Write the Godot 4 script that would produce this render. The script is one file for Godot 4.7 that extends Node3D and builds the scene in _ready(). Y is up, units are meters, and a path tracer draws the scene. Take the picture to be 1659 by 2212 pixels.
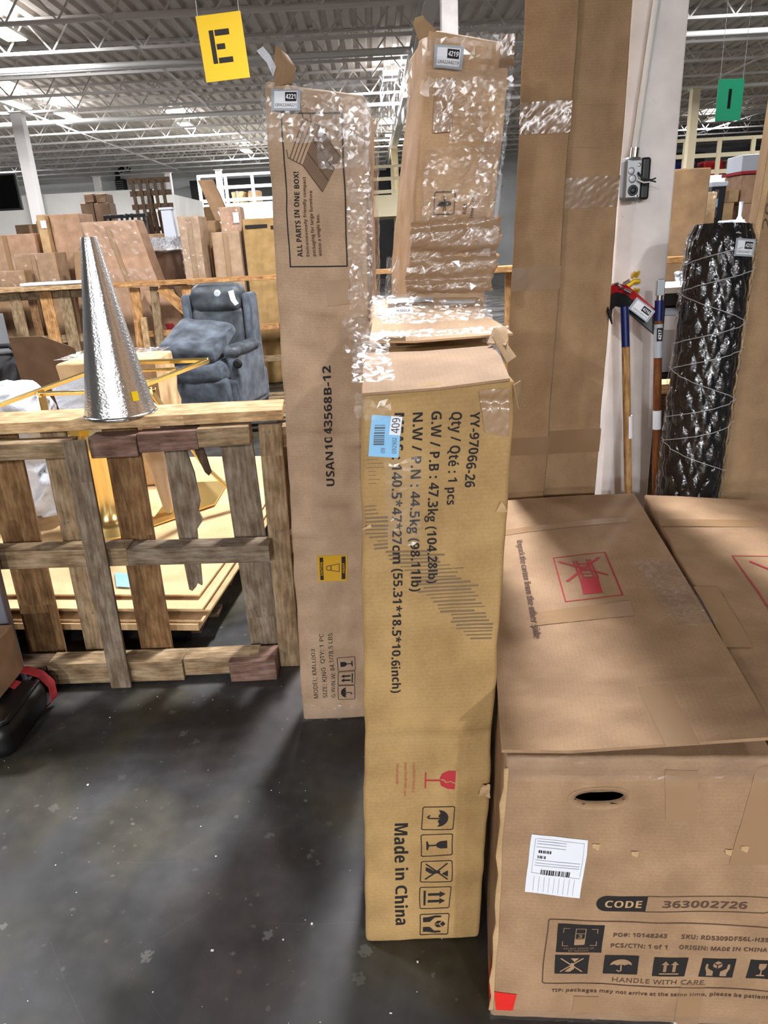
extends Node3D

# ------------------------------------------------------------------ geometry
class G:
	var P := PackedVector3Array()
	var N := PackedVector3Array()
	var T := PackedVector2Array()
	var I := PackedInt32Array()
	var base := Vector3.ZERO
	func _init(b := Vector3.ZERO) -> void:
		base = b
	func v(p: Vector3, n: Vector3, uv := Vector2.ZERO) -> int:
		P.append(p - base); N.append(n); T.append(uv)
		return P.size() - 1
	func t3(a: int, b: int, c: int) -> void:
		var g := (P[b] - P[a]).cross(P[c] - P[a])
		if g.length_squared() < 1e-18:
			return
		if g.dot(N[a] + N[b] + N[c]) > 0.0:
			I.append(a); I.append(c); I.append(b)
		else:
			I.append(a); I.append(b); I.append(c)
	func q4(a: int, b: int, c: int, d: int) -> void:
		t3(a, b, c); t3(a, c, d)
	func mesh() -> ArrayMesh:
		var m := ArrayMesh.new()
		if I.is_empty():
			return m
		var a := []
		a.resize(Mesh.ARRAY_MAX)
		a[Mesh.ARRAY_VERTEX] = P; a[Mesh.ARRAY_NORMAL] = N; a[Mesh.ARRAY_TEX_UV] = T; a[Mesh.ARRAY_INDEX] = I
		m.add_surface_from_arrays(Mesh.PRIMITIVE_TRIANGLES, a)
		return m
	# flat-shaded quad with uv in metres
	func face(a: Vector3, b: Vector3, c: Vector3, d: Vector3, n: Vector3) -> void:
		var lu := a.distance_to(b)
		var lv := a.distance_to(d)
		q4(v(a, n, Vector2(0, 0)), v(b, n, Vector2(lu, 0)), v(c, n, Vector2(lu, lv)), v(d, n, Vector2(0, lv)))
	# bevelled box between eight corners: front bl, br, tr, tl then back bl, br, tr, tl
	func rbox(c: Array, r: float, seg := Vector3i(1, 1, 1), warp = null, grain := 0, uvo := Vector2.ZERO, skip = null) -> void:
		var L := Vector3((c[1] - c[0]).length(), (c[3] - c[0]).length(), (c[4] - c[0]).length())
		r = minf(r, minf(L.x, minf(L.y, L.z)) * 0.49)
		var ls := []
		for k in 3:
			var a := []
			var e: float = r / L[k]
			a.append(0.0)
			if r > 0.006: a.append(e * 0.35)
			for i in seg[k] + 1:
				a.append(lerpf(e, 1.0 - e, float(i) / seg[k]))
			if r > 0.006: a.append(1.0 - e * 0.35)
			a.append(1.0)
			ls.append(a)
		var ax := [(c[1] - c[0]).normalized(), (c[3] - c[0]).normalized(), (c[4] - c[0]).normalized()]
		for k in 3:
			var i1 := (k + 1) % 3
			var i2 := (k + 2) % 3
			for s in 2:
				var A: Array = ls[i1]
				var B: Array = ls[i2]
				var w := B.size()
				var first := P.size()
				for ia in A.size():
					for ib in w:
						var m := Vector3.ZERO
						m[k] = L[k] * s
						m[i1] = A[ia] * L[i1]
						m[i2] = B[ib] * L[i2]
						var uv := Vector2(m[i1], m[i2])
						if i2 == grain or (k == grain and L[i2] > L[i1]): uv = Vector2(m[i2], m[i1])
						var inn := Vector3(clampf(m.x, r, L.x - r), clampf(m.y, r, L.y - r), clampf(m.z, r, L.z - r))
						var d := (m - inn)
						var dn := d.normalized() if d.length() > 1e-7 else Vector3.ZERO
						if r > 0.0: m = inn + dn * r
						var p := Vector3(m.x / L.x, m.y / L.y, m.z / L.z)
						var n: Vector3 = (ax[0] * dn.x + ax[1] * dn.y + ax[2] * dn.z)
						if r <= 0.0:
							n = ax[k] * (1.0 if s else -1.0)
						n = n.normalized()
						var f: Vector3 = c[0].lerp(c[1], p.x).lerp(c[3].lerp(c[2], p.x), p.y)
						var b: Vector3 = c[4].lerp(c[5], p.x).lerp(c[7].lerp(c[6], p.x), p.y)
						var q: Vector3 = f.lerp(b, p.z)
						if warp != null:
							var t1: Vector3 = n.cross(Vector3(0.31, 0.8, 0.52)).normalized()
							var t2 := n.cross(t1)
							var e := 0.004
							var q0: Vector3 = warp.at(q)
							var g1: Vector3 = warp.at(q + t1 * e) - q0
							var g2: Vector3 = warp.at(q + t2 * e) - q0
							var nn := g1.cross(g2).normalized()
							n = nn if nn.dot(n) > 0 else -nn
							q = q0
						v(q, n, uv + uvo + Vector2(k * 0.37, s * 0.21))
				for ia in A.size() - 1:
					for ib in w - 1:
						if skip != null and k == 2 and s == 0:
							var u0: float = (A[ia] + A[ia + 1]) * 0.5
							var v0: float = (B[ib] + B[ib + 1]) * 0.5
							if skip.call(u0 * L[i1], v0 * L[i2]):
								continue
						var o := first + ia * w + ib
						q4(o, o + w, o + w + 1, o + 1)
	func box(o: Vector3, s: Vector3, r := 0.0, grain := 0, uvo := Vector2.ZERO) -> void:
		rbox(G.c8(o, Vector3(s.x, 0, 0), Vector3(0, s.y, 0), Vector3(0, 0, -s.z)), r, Vector3i(1, 1, 1), null, grain, uvo)
	static func c8(o: Vector3, u: Vector3, w: Vector3, d: Vector3) -> Array:
		return [o, o + u, o + u + w, o + w, o + d, o + u + d, o + u + w + d, o + w + d]
	# a bar between two points, with width along side and thickness across
	func bar(a: Vector3, b: Vector3, side: Vector3, w: float, th: float, r := 0.003, uvo := Vector2.ZERO) -> void:
		var d := (b - a).normalized()
		var n := side.cross(d).normalized()
		var sd := d.cross(n).normalized()
		var o := a - sd * w * 0.5 - n * th * 0.5
		rbox(G.c8(o, b - a, sd * w, n * th), r, Vector3i(1, 1, 1), null, 0, uvo)
	func surf(f: Callable, nu: int, nv: int, uvs := Vector2(1, 1), flip := false, wrap := false) -> void:
		var first := P.size()
		var w := nv + 1
		var pts := PackedVector3Array()
		pts.resize((nu + 1) * w)
		for i in nu + 1:
			for j in w:
				pts[i * w + j] = f.call(float(i) / nu, float(j) / nv)
		for i in nu + 1:
			for j in w:
				var i0 := maxi(i - 1, 0)
				var i1 := mini(i + 1, nu)
				if wrap:
					i0 = (i - 1 + nu) % nu
					i1 = (i + 1) % nu
				var du := pts[i1 * w + j] - pts[i0 * w + j]
				var dv := pts[i * w + mini(j + 1, nv)] - pts[i * w + maxi(j - 1, 0)]
				var n := du.cross(dv).normalized()
				if flip: n = -n
				v(pts[i * w + j], n, Vector2(float(i) / nu * uvs.x, float(j) / nv * uvs.y))
		for i in nu:
			for j in nv:
				var o := first + i * w + j
				q4(o, o + w, o + w + 1, o + 1)
	# crumpled sheet: every triangle keeps its own flat facet
	func facets(f: Callable, nu: int, nv: int) -> void:
		var w := nv + 1
		var pts := PackedVector3Array()
		pts.resize((nu + 1) * w)
		for i in nu + 1:
			for j in w:
				pts[i * w + j] = f.call(i, j)
		for i in nu:
			for j in nv:
				var a := pts[i * w + j]
				var b := pts[(i + 1) * w + j]
				var c := pts[(i + 1) * w + j + 1]
				var d := pts[i * w + j + 1]
				for t in ([[a, b, c], [a, c, d]] if (i * 7 + j * 3) % 2 else [[a, b, d], [b, c, d]]):
					var n: Vector3 = (t[1] - t[0]).cross(t[2] - t[0]).normalized()
					t3(v(t[0], n), v(t[1], n), v(t[2], n))
	func tube(path: Array, r: float, sides := 8, r2 := -1.0) -> void:
		var first := P.size()
		var up := Vector3(0.21, 0.93, 0.3).normalized()
		var run := 0.0
		for i in path.size():
			var d: Vector3 = (path[mini(i + 1, path.size() - 1)] - path[maxi(i - 1, 0)]).normalized()
			if absf(d.dot(up)) > 0.95: up = Vector3(0.9, 0.1, 0.4).normalized()
			var x := d.cross(up).normalized()
			var y := x.cross(d).normalized()
			up = y
			if i > 0: run += path[i].distance_to(path[i - 1])
			var rr := r if r2 < 0 else lerpf(r, r2, float(i) / (path.size() - 1))
			for k in sides + 1:
				var a := TAU * k / sides
				var n := x * cos(a) + y * sin(a)
				v(path[i] + n * rr, n, Vector2(run, float(k) / sides * TAU * r))
		for i in path.size() - 1:
			for k in sides:
				var o := first + i * (sides + 1) + k
				q4(o, o + sides + 1, o + sides + 2, o + 1)
		for e in 2:
			var idx := 0 if e == 0 else path.size() - 1
			var d2: Vector3 = (path[0] - path[1]).normalized() if e == 0 else (path[-1] - path[-2]).normalized()
			var cc := v(path[idx], d2)
			var ring := []
			for k in sides + 1:
				ring.append(v(P[first + idx * (sides + 1) + k] + base, d2))
			for k in sides:
				t3(cc, ring[k], ring[k + 1])
	func lathe(c: Vector3, prof: Array, seg := 32, axis := Vector3.UP, wob = null) -> void:
		var x := axis.cross(Vector3(0.3, 0.1, 0.9)).normalized()
		var z := x.cross(axis).normalized()
		surf(func(a, h):
			var f: float = h * (prof.size() - 1)
			var i := mini(int(f), prof.size() - 2)
			var q: Vector2 = prof[i].lerp(prof[i + 1], f - i)
			var an: float = a * TAU
			var rr := q.x
			if wob != null: rr *= wob.call(a, h)
			return c + axis * q.y + (x * cos(an) + z * sin(an)) * rr, seg, (prof.size() - 1) * 2, Vector2(1, 1), true, true)
	# thin bent sheet through a net of control points, with thickness
	func sheet(net: Array, th: float, sub := 3) -> void:
		var nu: int = net.size() - 1
		var nv: int = net[0].size() - 1
		var ev := func(u: float, w: float) -> Vector3:
			var a := u * nu
			var b := w * nv
			var i := mini(int(a), nu - 1)
			var j := mini(int(b), nv - 1)
			var fa := a - i
			var fb := b - j
			return (net[i][j] as Vector3).lerp(net[i + 1][j], fa).lerp((net[i][j + 1] as Vector3).lerp(net[i + 1][j + 1], fa), fb)
		var n0: Vector3 = ((net[nu][0] as Vector3) - net[0][0]).cross((net[0][nv] as Vector3) - net[0][0]).normalized()
		var lu: float = (net[nu][0] as Vector3).distance_to(net[0][0])
		var lv: float = (net[0][nv] as Vector3).distance_to(net[0][0])
		surf(func(u, w): return ev.call(u, w) + n0 * th * 0.5, nu * sub, nv * sub, Vector2(lu, lv))
		surf(func(u, w): return ev.call(u, w) - n0 * th * 0.5, nu * sub, nv * sub, Vector2(lu, lv), true)
		for s in 4:
			surf(func(u, w):
				var k: float = (w - 0.5) * th
				if s == 0: return ev.call(u, 0.0) + n0 * k
				if s == 1: return ev.call(u, 1.0) + n0 * k
				if s == 2: return ev.call(0.0, u) + n0 * k
				return ev.call(1.0, u) + n0 * k, nu * sub if s < 2 else nv * sub, 1, Vector2(lu, 0.01), s == 1 or s == 2)

class Warp:
	var nz := FastNoiseLite.new()
	var amp := 0.004
	var freq := 4.0
	var creases := []
	func _init(seed_: int, a: float, f: float) -> void:
		nz.seed = seed_; nz.noise_type = FastNoiseLite.TYPE_SIMPLEX_SMOOTH; nz.frequency = 1.0; nz.fractal_octaves = 3
		nz.fractal_type = FastNoiseLite.FRACTAL_FBM
		amp = a; freq = f
	func crease(y: float, depth: float, width: float, tilt := 0.0) -> void:
		creases.append([y, depth, width, tilt])
	func at(p: Vector3) -> Vector3:
		var q := p * freq
		var d := Vector3(nz.get_noise_3dv(q), 0.4 * nz.get_noise_3dv(q + Vector3(31, 7, 5)), nz.get_noise_3dv(q + Vector3(3, 57, 11))) * amp
		for c in creases:
			var k: float = (p.y - c[0] - p.x * c[3] + 0.25 * nz.get_noise_3d(p.x * 9.0, 3.0, p.z * 9.0) * c[2]) / c[2]
			d.z -= c[1] * exp(-k * k)
		return p + d

# keeps print on a bent panel: the height follows the panel's net of points
class NetWarp:
	var net: Array
	var off := 0.0
	func _init(n: Array, o: float) -> void:
		net = n; off = o
	func at(p: Vector3) -> Vector3:
		var i := 0
		while i < net.size() - 2 and p.z < net[i + 1][1].z: i += 1
		var f := clampf((p.z - net[i][1].z) / (net[i + 1][1].z - net[i][1].z), 0.0, 1.0)
		var row := []
		for j in net[0].size(): row.append((net[i][j] as Vector3).lerp(net[i + 1][j], f))
		var j := 0
		while j < row.size() - 2 and p.x > row[j + 1].x: j += 1
		var k := clampf((p.x - row[j].x) / (row[j + 1].x - row[j].x), 0.0, 1.0)
		return Vector3(p.x, lerpf(row[j].y, row[j + 1].y, k) + off, p.z)

# a plane on a thing to print or stick things on
class Fr:
	var o: Vector3
	var u: Vector3
	var w: Vector3
	var n: Vector3
	var warp = null
	func _init(o_: Vector3, u_: Vector3, w_: Vector3, warp_ = null) -> void:
		o = o_; u = u_.normalized(); w = w_.normalized(); n = u.cross(w).normalized(); warp = warp_
	func pt(x: float, y: float, off := 0.0) -> Vector3:
		var p := o + u * x + w * y
		if warp != null: p = warp.at(p)
		return p + n * off

var M := {}
var used := {}
var noise := FastNoiseLite.new()
var font: SystemFont
var font_plain: SystemFont
const INK := 0.0012

# ------------------------------------------------------------------ nodes
func numbered(called: String) -> String:
	var k: int = used.get(called, -1) + 1
	used[called] = k
	return called if k == 0 else "%s_%03d" % [called, k]

func tag(o: Node, label: String, category: String, group := "") -> void:
	o.set_meta("label", label)
	o.set_meta("category", category)
	if group: o.set_meta("group", group)

func thing(called: String, label: String, category: String, at: Vector3, group := "") -> Node3D:
	var o := Node3D.new()
	o.name = numbered(called)
	add_child(o)
	o.position = at
	tag(o, label, category, group)
	return o

func mi(called: String, g, m: Material, parent: Node = null, label := "") -> MeshInstance3D:
	var o := MeshInstance3D.new()
	o.mesh = g.mesh() if g is G else g
	o.material_override = m
	if parent == null:
		o.name = numbered(called)
		add_child(o)
	else:
		o.name = called
		parent.add_child(o, true)
	if label: o.set_meta("label", label)
	return o

func struct(called: String, g, m: Material) -> MeshInstance3D:
	var o := mi(called, g, m)
	o.set_meta("kind", "structure")
	return o

func at(n: Node3D) -> G:
	return G.new(n.position)

# ------------------------------------------------------------------ materials
func mat(c: Color, rough := 0.8, metal := 0.0, opt := {}) -> StandardMaterial3D:
	var m := StandardMaterial3D.new()
	m.albedo_color = c
	m.roughness = rough
	m.metallic = metal
	for k in opt: m.set(k, opt[k])
	return m

func img(w: int, h: int, f: Callable) -> ImageTexture:
	var d := PackedByteArray()
	d.resize(w * h * 3)
	var k := 0
	for y in h:
		for x in w:
			var c: Color = f.call(x, y)
			d[k] = int(clampf(c.r, 0, 1) * 255.0); d[k + 1] = int(clampf(c.g, 0, 1) * 255.0); d[k + 2] = int(clampf(c.b, 0, 1) * 255.0)
			k += 3
	return ImageTexture.create_from_image(Image.create_from_data(w, h, false, Image.FORMAT_RGB8, d))

func fn(seed_: int, freq: float, oct := 4, type := FastNoiseLite.TYPE_SIMPLEX_SMOOTH) -> FastNoiseLite:
	var n := FastNoiseLite.new()
	n.seed = seed_; n.frequency = freq; n.fractal_octaves = oct; n.noise_type = type
	n.fractal_type = FastNoiseLite.FRACTAL_FBM if oct > 1 else FastNoiseLite.FRACTAL_NONE
	return n

func gray(n: FastNoiseLite, w: int, h: int) -> PackedByteArray:
	var i := n.get_seamless_image(w, h, false, false, 0.1, true)
	i.convert(Image.FORMAT_L8)
	return i.get_data()

func normal_tex(n: FastNoiseLite, size: int, bump: float) -> ImageTexture:
	var i := n.get_seamless_image(size, size, false, false, 0.1, true)
	i.convert(Image.FORMAT_RGBA8)
	i.bump_map_to_normal_map(bump)
	return ImageTexture.create_from_image(i)

func make_materials() -> void:
	font = SystemFont.new()
	font.font_names = PackedStringArray(["Droid Sans"])
	font.font_weight = 700
	font_plain = SystemFont.new()
	font_plain.font_names = PackedStringArray(["Droid Sans"])
	# cardboard: flute lines, paper fibre, faint blotches
	var blot := gray(fn(3, 0.006, 4), 512, 512)
	var fib := gray(fn(5, 0.11, 3), 512, 512)
	var cb := img(512, 512, func(x, y):
		var b: float = blot[y * 512 + x] / 255.0 - 0.5
		var f: float = fib[y * 512 + x] / 255.0 - 0.5
		var l: float = sin(y * TAU / 8.0) * 0.009
		var k: float = 0.93 + b * 0.16 + f * 0.07 + l
		return Color(k, k * (0.995 + b * 0.02), k * (0.985 + b * 0.04)))
	var cbh := img(64, 64, func(_x, y):
		var k: float = 0.5 + 0.5 * sin(y * TAU / 8.0)
		return Color(k, k, k))
	var tints := {"card_ochre": Color(0.70, 0.572, 0.375), "card_pink": Color(0.73, 0.62, 0.51), "card_wrap": Color(0.79, 0.65, 0.50), "card_tan": Color(0.66, 0.535, 0.41), "card_brown": Color(0.62, 0.505, 0.375), "card_light": Color(0.80, 0.67, 0.50), "card_dark": Color(0.42, 0.33, 0.25), "card_red": Color(0.74, 0.60, 0.49), "card_in": Color(0.68, 0.56, 0.42)}
	for k in tints:
		M[k] = mat(tints[k], 0.72, 0.0, {"albedo_texture": cb, "uv1_scale": Vector3(1.7, 1.7, 1), "metallic_specular": 0.35, "heightmap_enabled": false})
		M[k].resource_name = k
	for k in ["card_ochre"]:
		M[k].heightmap_enabled = true; M[k].heightmap_texture = cbh; M[k].heightmap_scale = 0.02
	M.card_flat = mat(Color(0.83, 0.70, 0.52), 0.8, 0.0, {"albedo_texture": cb, "uv1_scale": Vector3(0.9, 0.9, 1)})
	# wood
	var g1 := fn(11, 1.0, 3)
	var g2 := fn(12, 1.0, 4)
	var wd := img(1024, 256, func(x, y):
		var a: float = g1.get_noise_2d(x * 0.006, y * 0.075 + 0.6 * g2.get_noise_2d(x * 0.004, y * 0.01))
		var s: float = g2.get_noise_2d(x * 0.03 + 90.0, y * 0.55)
		var st: float = g2.get_noise_2d(x * 0.009 + 300.0, y * 0.016)
		var k: float = 0.84 + a * 0.20 + s * 0.09 + st * 0.20
		return Color(k, k * (0.97 + st * 0.05), k * (0.93 + st * 0.10)))
	var woods := {"wood_fresh": Color(0.82, 0.70, 0.54), "wood_orange": Color(0.80, 0.62, 0.42), "wood_grey": Color(0.53, 0.48, 0.42), "wood_tan": Color(0.63, 0.55, 0.44), "wood_brown": Color(0.54, 0.42, 0.29), "wood_dark": Color(0.34, 0.28, 0.22), "wood_purple": Color(0.51, 0.41, 0.37), "wood_handle": Color(0.76, 0.60, 0.40), "wood_red": Color(0.50, 0.31, 0.17)}
	for k in woods:
		M[k] = mat(woods[k], 0.78, 0.0, {"albedo_texture": wd, "uv1_scale": Vector3(0.9, 3.4, 1), "metallic_specular": 0.3, "heightmap_enabled": true, "heightmap_texture": wd, "heightmap_scale": 0.10})
	# floor
	var f1 := gray(fn(21, 0.004, 5), 1024, 1024)
	var f2 := gray(fn(22, 0.03, 4), 1024, 1024)
	var f3 := gray(fn(23, 0.16, 2), 1024, 1024)
	var f4 := gray(fn(25, 0.0024, 3), 1024, 1024)
	var fl := img(1024, 1024, func(x, y):
		var k: int = y * 1024 + x
		var a: float = f1[k] / 255.0 - 0.5
		var b: float = f2[k] / 255.0 - 0.5
		var c: float = f3[k] / 255.0
		var h: float = f4[k] / 255.0
		var t: float = 0.205 + a * 0.15 + b * 0.055
		if c > 0.80 and b > 0.02: t += (c - 0.80) * 0.7
		var col := Color(t, t, t * 1.02).lerp(Color(t * 1.08, t * 1.02, t * 0.84), smoothstep(0.45, 0.75, h))
		return col.lerp(Color(t * 1.05, t * 0.96, t * 0.93), smoothstep(0.45, 0.2, h) * 0.8))
	var rim := fl.get_image()
	var rr := RandomNumberGenerator.new()
	rr.seed = 77
	for s in 34:   # thin scratches
		var p := Vector2(rr.randf() * 1024, rr.randf() * 1024)
		var an := rr.randfn(0.0, 0.7)
		var ln := rr.randi_range(15, 120)
		for k in ln:
			var x := posmod(int(p.x + cos(an) * k), 1024)
			var y := posmod(int(p.y + sin(an) * k + sin(k * 0.03) * 2.0), 1024)
			rim.set_pixel(x, y, rim.get_pixel(x, y).lerp(Color(0.50, 0.49, 0.46), 0.13))
	for s in 520:  # paint and plaster spots
		var p := Vector2(rr.randf() * 1024, rr.randf() * 1024)
		var rad := rr.randf_range(0.8, 3.0) if s % 9 else rr.randf_range(3.0, 7.5)
		var col := Color(0.50, 0.50, 0.48) if s % 7 else Color(0.46, 0.38, 0.27)
		var al := rr.randf_range(0.14, 0.55)
		for yy in range(-9, 10):
			for xx in range(-9, 10):
				var d := Vector2(xx, yy).length() + 2.2 * (f3[posmod(int(p.y) + yy, 1024) * 1024 + posmod(int(p.x) + xx, 1024)] / 255.0 - 0.5) * rad * 0.7
				if d < rad:
					var x := posmod(int(p.x) + xx, 1024)
					var y := posmod(int(p.y) + yy, 1024)
					rim.set_pixel(x, y, rim.get_pixel(x, y).lerp(col, al))
	var rgh := img(256, 256, func(x, y):
		var k: float = 0.55 + (f1[(y * 4) * 1024 + x * 4] / 255.0 - 0.5) * 0.5
		return Color(k, k, k))
	M.floor = mat(Color(1, 1, 0.99), 0.85, 0.0, {"albedo_texture": ImageTexture.create_from_image(rim), "uv1_triplanar": true, "uv1_world_triplanar": true, "uv1_scale": Vector3(0.42, 0.42, 0.42), "roughness_texture": rgh, "metallic_specular": 0.45})
	# painted steel and walls with scuffs
	var sc1 := gray(fn(31, 0.012, 4), 512, 512)
	var sc2 := gray(fn(33, 0.05, 3), 512, 512)
	var pt := img(512, 512, func(x, y):
		var a: float = sc1[y * 512 + x] / 255.0
		var b: float = sc2[y * 512 + x] / 255.0
		var k: float = 0.93 + (a - 0.5) * 0.10
		var c := Color(k, k * 0.99, k * 0.975)
		if b > 0.90: c = c.lerp(Color(0.45, 0.40, 0.34), (b - 0.90) * 7.0)
		return c)
	M.paint_white = mat(Color(0.93, 0.915, 0.915), 0.55, 0.0, {"albedo_texture": pt, "uv1_scale": Vector3(0.8, 0.8, 1)})
	M.wall_white = mat(Color(0.80, 0.80, 0.79), 0.85, 0.0, {"albedo_texture": pt, "uv1_triplanar": true, "uv1_world_triplanar": true, "uv1_scale": Vector3(0.12, 0.12, 0.12)})
	M.wall_grey = mat(Color(0.84, 0.86, 0.87), 0.9, 0.0, {"albedo_texture": pt, "uv1_triplanar": true, "uv1_world_triplanar": true, "uv1_scale": Vector3(0.1, 0.1, 0.1)})
	M.deck = mat(Color(0.80, 0.775, 0.75), 0.7, 0.0, {"albedo_texture": pt, "uv1_triplanar": true, "uv1_world_triplanar": true, "uv1_scale": Vector3(0.2, 0.2, 0.2)})
	M.steel = mat(Color(0.78, 0.765, 0.75), 0.55)
	M.pipe = mat(Color(0.80, 0.80, 0.79), 0.45)
	M.dark = mat(Color(0.05, 0.052, 0.06), 0.8)
	M.black = mat(Color(0.03, 0.032, 0.036), 0.5)
	M.rubber = mat(Color(0.045, 0.047, 0.05), 0.42)
	M.black_gloss = mat(Color(0.02, 0.022, 0.03), 0.12)
	M.galv = mat(Color(0.62, 0.63, 0.64), 0.42, 0.75)
	M.chrome = mat(Color(0.80, 0.81, 0.82), 0.18, 1.0)
	M.cast = mat(Color(0.44, 0.45, 0.46), 0.5, 0.6)
	M.ink = mat(Color(0.11, 0.09, 0.085), 0.8)
	M.ink_soft = mat(Color(0.34, 0.25, 0.19), 0.85)
	M.ink_red = mat(Color(0.66, 0.16, 0.19), 0.8)
	M.ink_redpale = mat(Color(0.70, 0.36, 0.27), 0.85)
	M.smudge = mat(Color(0.47, 0.39, 0.29), 0.9)
	M.sticker = mat(Color(0.90, 0.91, 0.93), 0.45)
	M.sticker_grey = mat(Color(0.63, 0.66, 0.69), 0.45)
	M.sticker_blue = mat(Color(0.53, 0.75, 0.90), 0.4)
	M.sticker_red = mat(Color(0.86, 0.17, 0.14), 0.45)
	M.sticker_yellow = mat(Color(0.93, 0.80, 0.05), 0.5)
	M.caution = mat(Color(0.80, 0.62, 0.10), 0.45)
	M.code_grey = mat(Color(0.33, 0.36, 0.39), 0.6)
	M.tape = mat(Color(0.61, 0.49, 0.365), 0.2, 0.0, {"metallic_specular": 0.5})
	M.tape_dark = mat(Color(0.52, 0.41, 0.295), 0.2, 0.0, {"metallic_specular": 0.5})
	var crk := fn(41, 0.022, 3)
	crk.fractal_type = FastNoiseLite.FRACTAL_RIDGED
	var crn := normal_tex(crk, 512, 9.0)
	M.film = mat(Color(0.95, 0.95, 0.96, 0.02), 0.19, 0.0, {"transparency": BaseMaterial3D.TRANSPARENCY_ALPHA, "metallic_specular": 0.5})
	M.film_white = mat(Color(0.90, 0.91, 0.93, 0.45), 0.15, 0.0, {"transparency": BaseMaterial3D.TRANSPARENCY_ALPHA, "normal_enabled": true, "normal_texture": crn, "normal_scale": 0.8, "uv1_scale": Vector3(4, 4, 1), "metallic_specular": 0.5})
	M.film_strand = mat(Color(0.80, 0.80, 0.80, 0.5), 0.2, 0.0, {"transparency": BaseMaterial3D.TRANSPARENCY_ALPHA, "metallic_specular": 0.5})
	M.beige_plastic = mat(Color(0.72, 0.64, 0.56), 0.3, 0.0, {"normal_enabled": true, "normal_texture": crn, "normal_scale": 0.4, "uv1_scale": Vector3(2, 2, 1)})
	M.film_clear = mat(Color(0.95, 0.95, 0.96, 0.006), 0.07, 0.0, {"transparency": BaseMaterial3D.TRANSPARENCY_ALPHA, "metallic_specular": 0.5})
	M.plastic_sheet = mat(Color(0.78, 0.80, 0.84), 0.35, 0.0, {"normal_enabled": true, "normal_texture": crn, "normal_scale": 0.25, "uv1_scale": Vector3(2, 2, 1)})
	M.black_wrap = mat(Color(0.028, 0.026, 0.028), 0.17, 0.0, {"metallic_specular": 0.6, "normal_enabled": true, "normal_texture": crn, "normal_scale": 0.3, "uv1_scale": Vector3(2, 2, 1)})
	var foil := normal_tex(fn(43, 0.05, 3), 256, 4.0)
	M.foil = mat(Color(0.86, 0.855, 0.85), 0.30, 1.0, {"normal_enabled": true, "normal_texture": foil, "normal_scale": 0.30, "uv1_scale": Vector3(3, 5, 1)})
	M.gold = mat(Color(0.95, 0.85, 0.58), 0.22, 1.0)
	M.gold_satin = mat(Color(0.88, 0.75, 0.46), 0.38, 1.0)
	var nap := gray(fn(51, 0.012, 4), 256, 256)
	var naf := gray(fn(52, 0.2, 2), 256, 256)
	var vt := img(256, 256, func(x, y):
		var k: float = 0.72 + (nap[y * 256 + x] / 255.0 - 0.5) * 0.55 + (naf[y * 256 + x] / 255.0 - 0.5) * 0.12
		return Color(k, k, k))
	M.velvet = mat(Color(0.40, 0.44, 0.49), 0.85, 0.0, {"albedo_texture": vt, "uv1_scale": Vector3(1.6, 1.6, 1), "rim_enabled": true, "rim": 0.6, "rim_tint": 0.4})
	M.leather = mat(Color(0.40, 0.43, 0.46), 0.55, 0.0, {"albedo_texture": vt, "uv1_scale": Vector3(1.2, 1.2, 1)})
	M.blue_paint = mat(Color(0.07, 0.12, 0.34), 0.25)
	M.red_paint = mat(Color(0.62, 0.05, 0.08), 0.3)
	M.red_web = mat(Color(0.62, 0.13, 0.15), 0.75)
	M.sign_yellow = mat(Color(0.83, 0.68, 0.02), 0.4)
	M.sign_green = mat(Color(0.12, 0.80, 0.58), 0.45)
	M.hook_yellow = mat(Color(0.80, 0.66, 0.12), 0.4, 0.3)
	M.grey_tube = mat(Color(0.46, 0.46, 0.50), 0.4, 0.5)
	M.white_plastic = mat(Color(0.84, 0.87, 0.92), 0.5)
	M.cabinet_white = mat(Color(0.66, 0.67, 0.71), 0.5)
	M.sofa_brown = mat(Color(0.36, 0.26, 0.18), 0.6)
	M.pink_print = mat(Color(0.78, 0.42, 0.44), 0.5)
	M.rail_white = mat(Color(0.88, 0.89, 0.86), 0.5)
	M.rail_cream = mat(Color(0.80, 0.75, 0.62), 0.55)
	M.lamp = mat(Color(1, 1, 1), 0.5, 0.0, {"emission_enabled": true, "emission": Color(1.0, 0.97, 0.92), "emission_energy_multiplier": 7.0})

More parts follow.
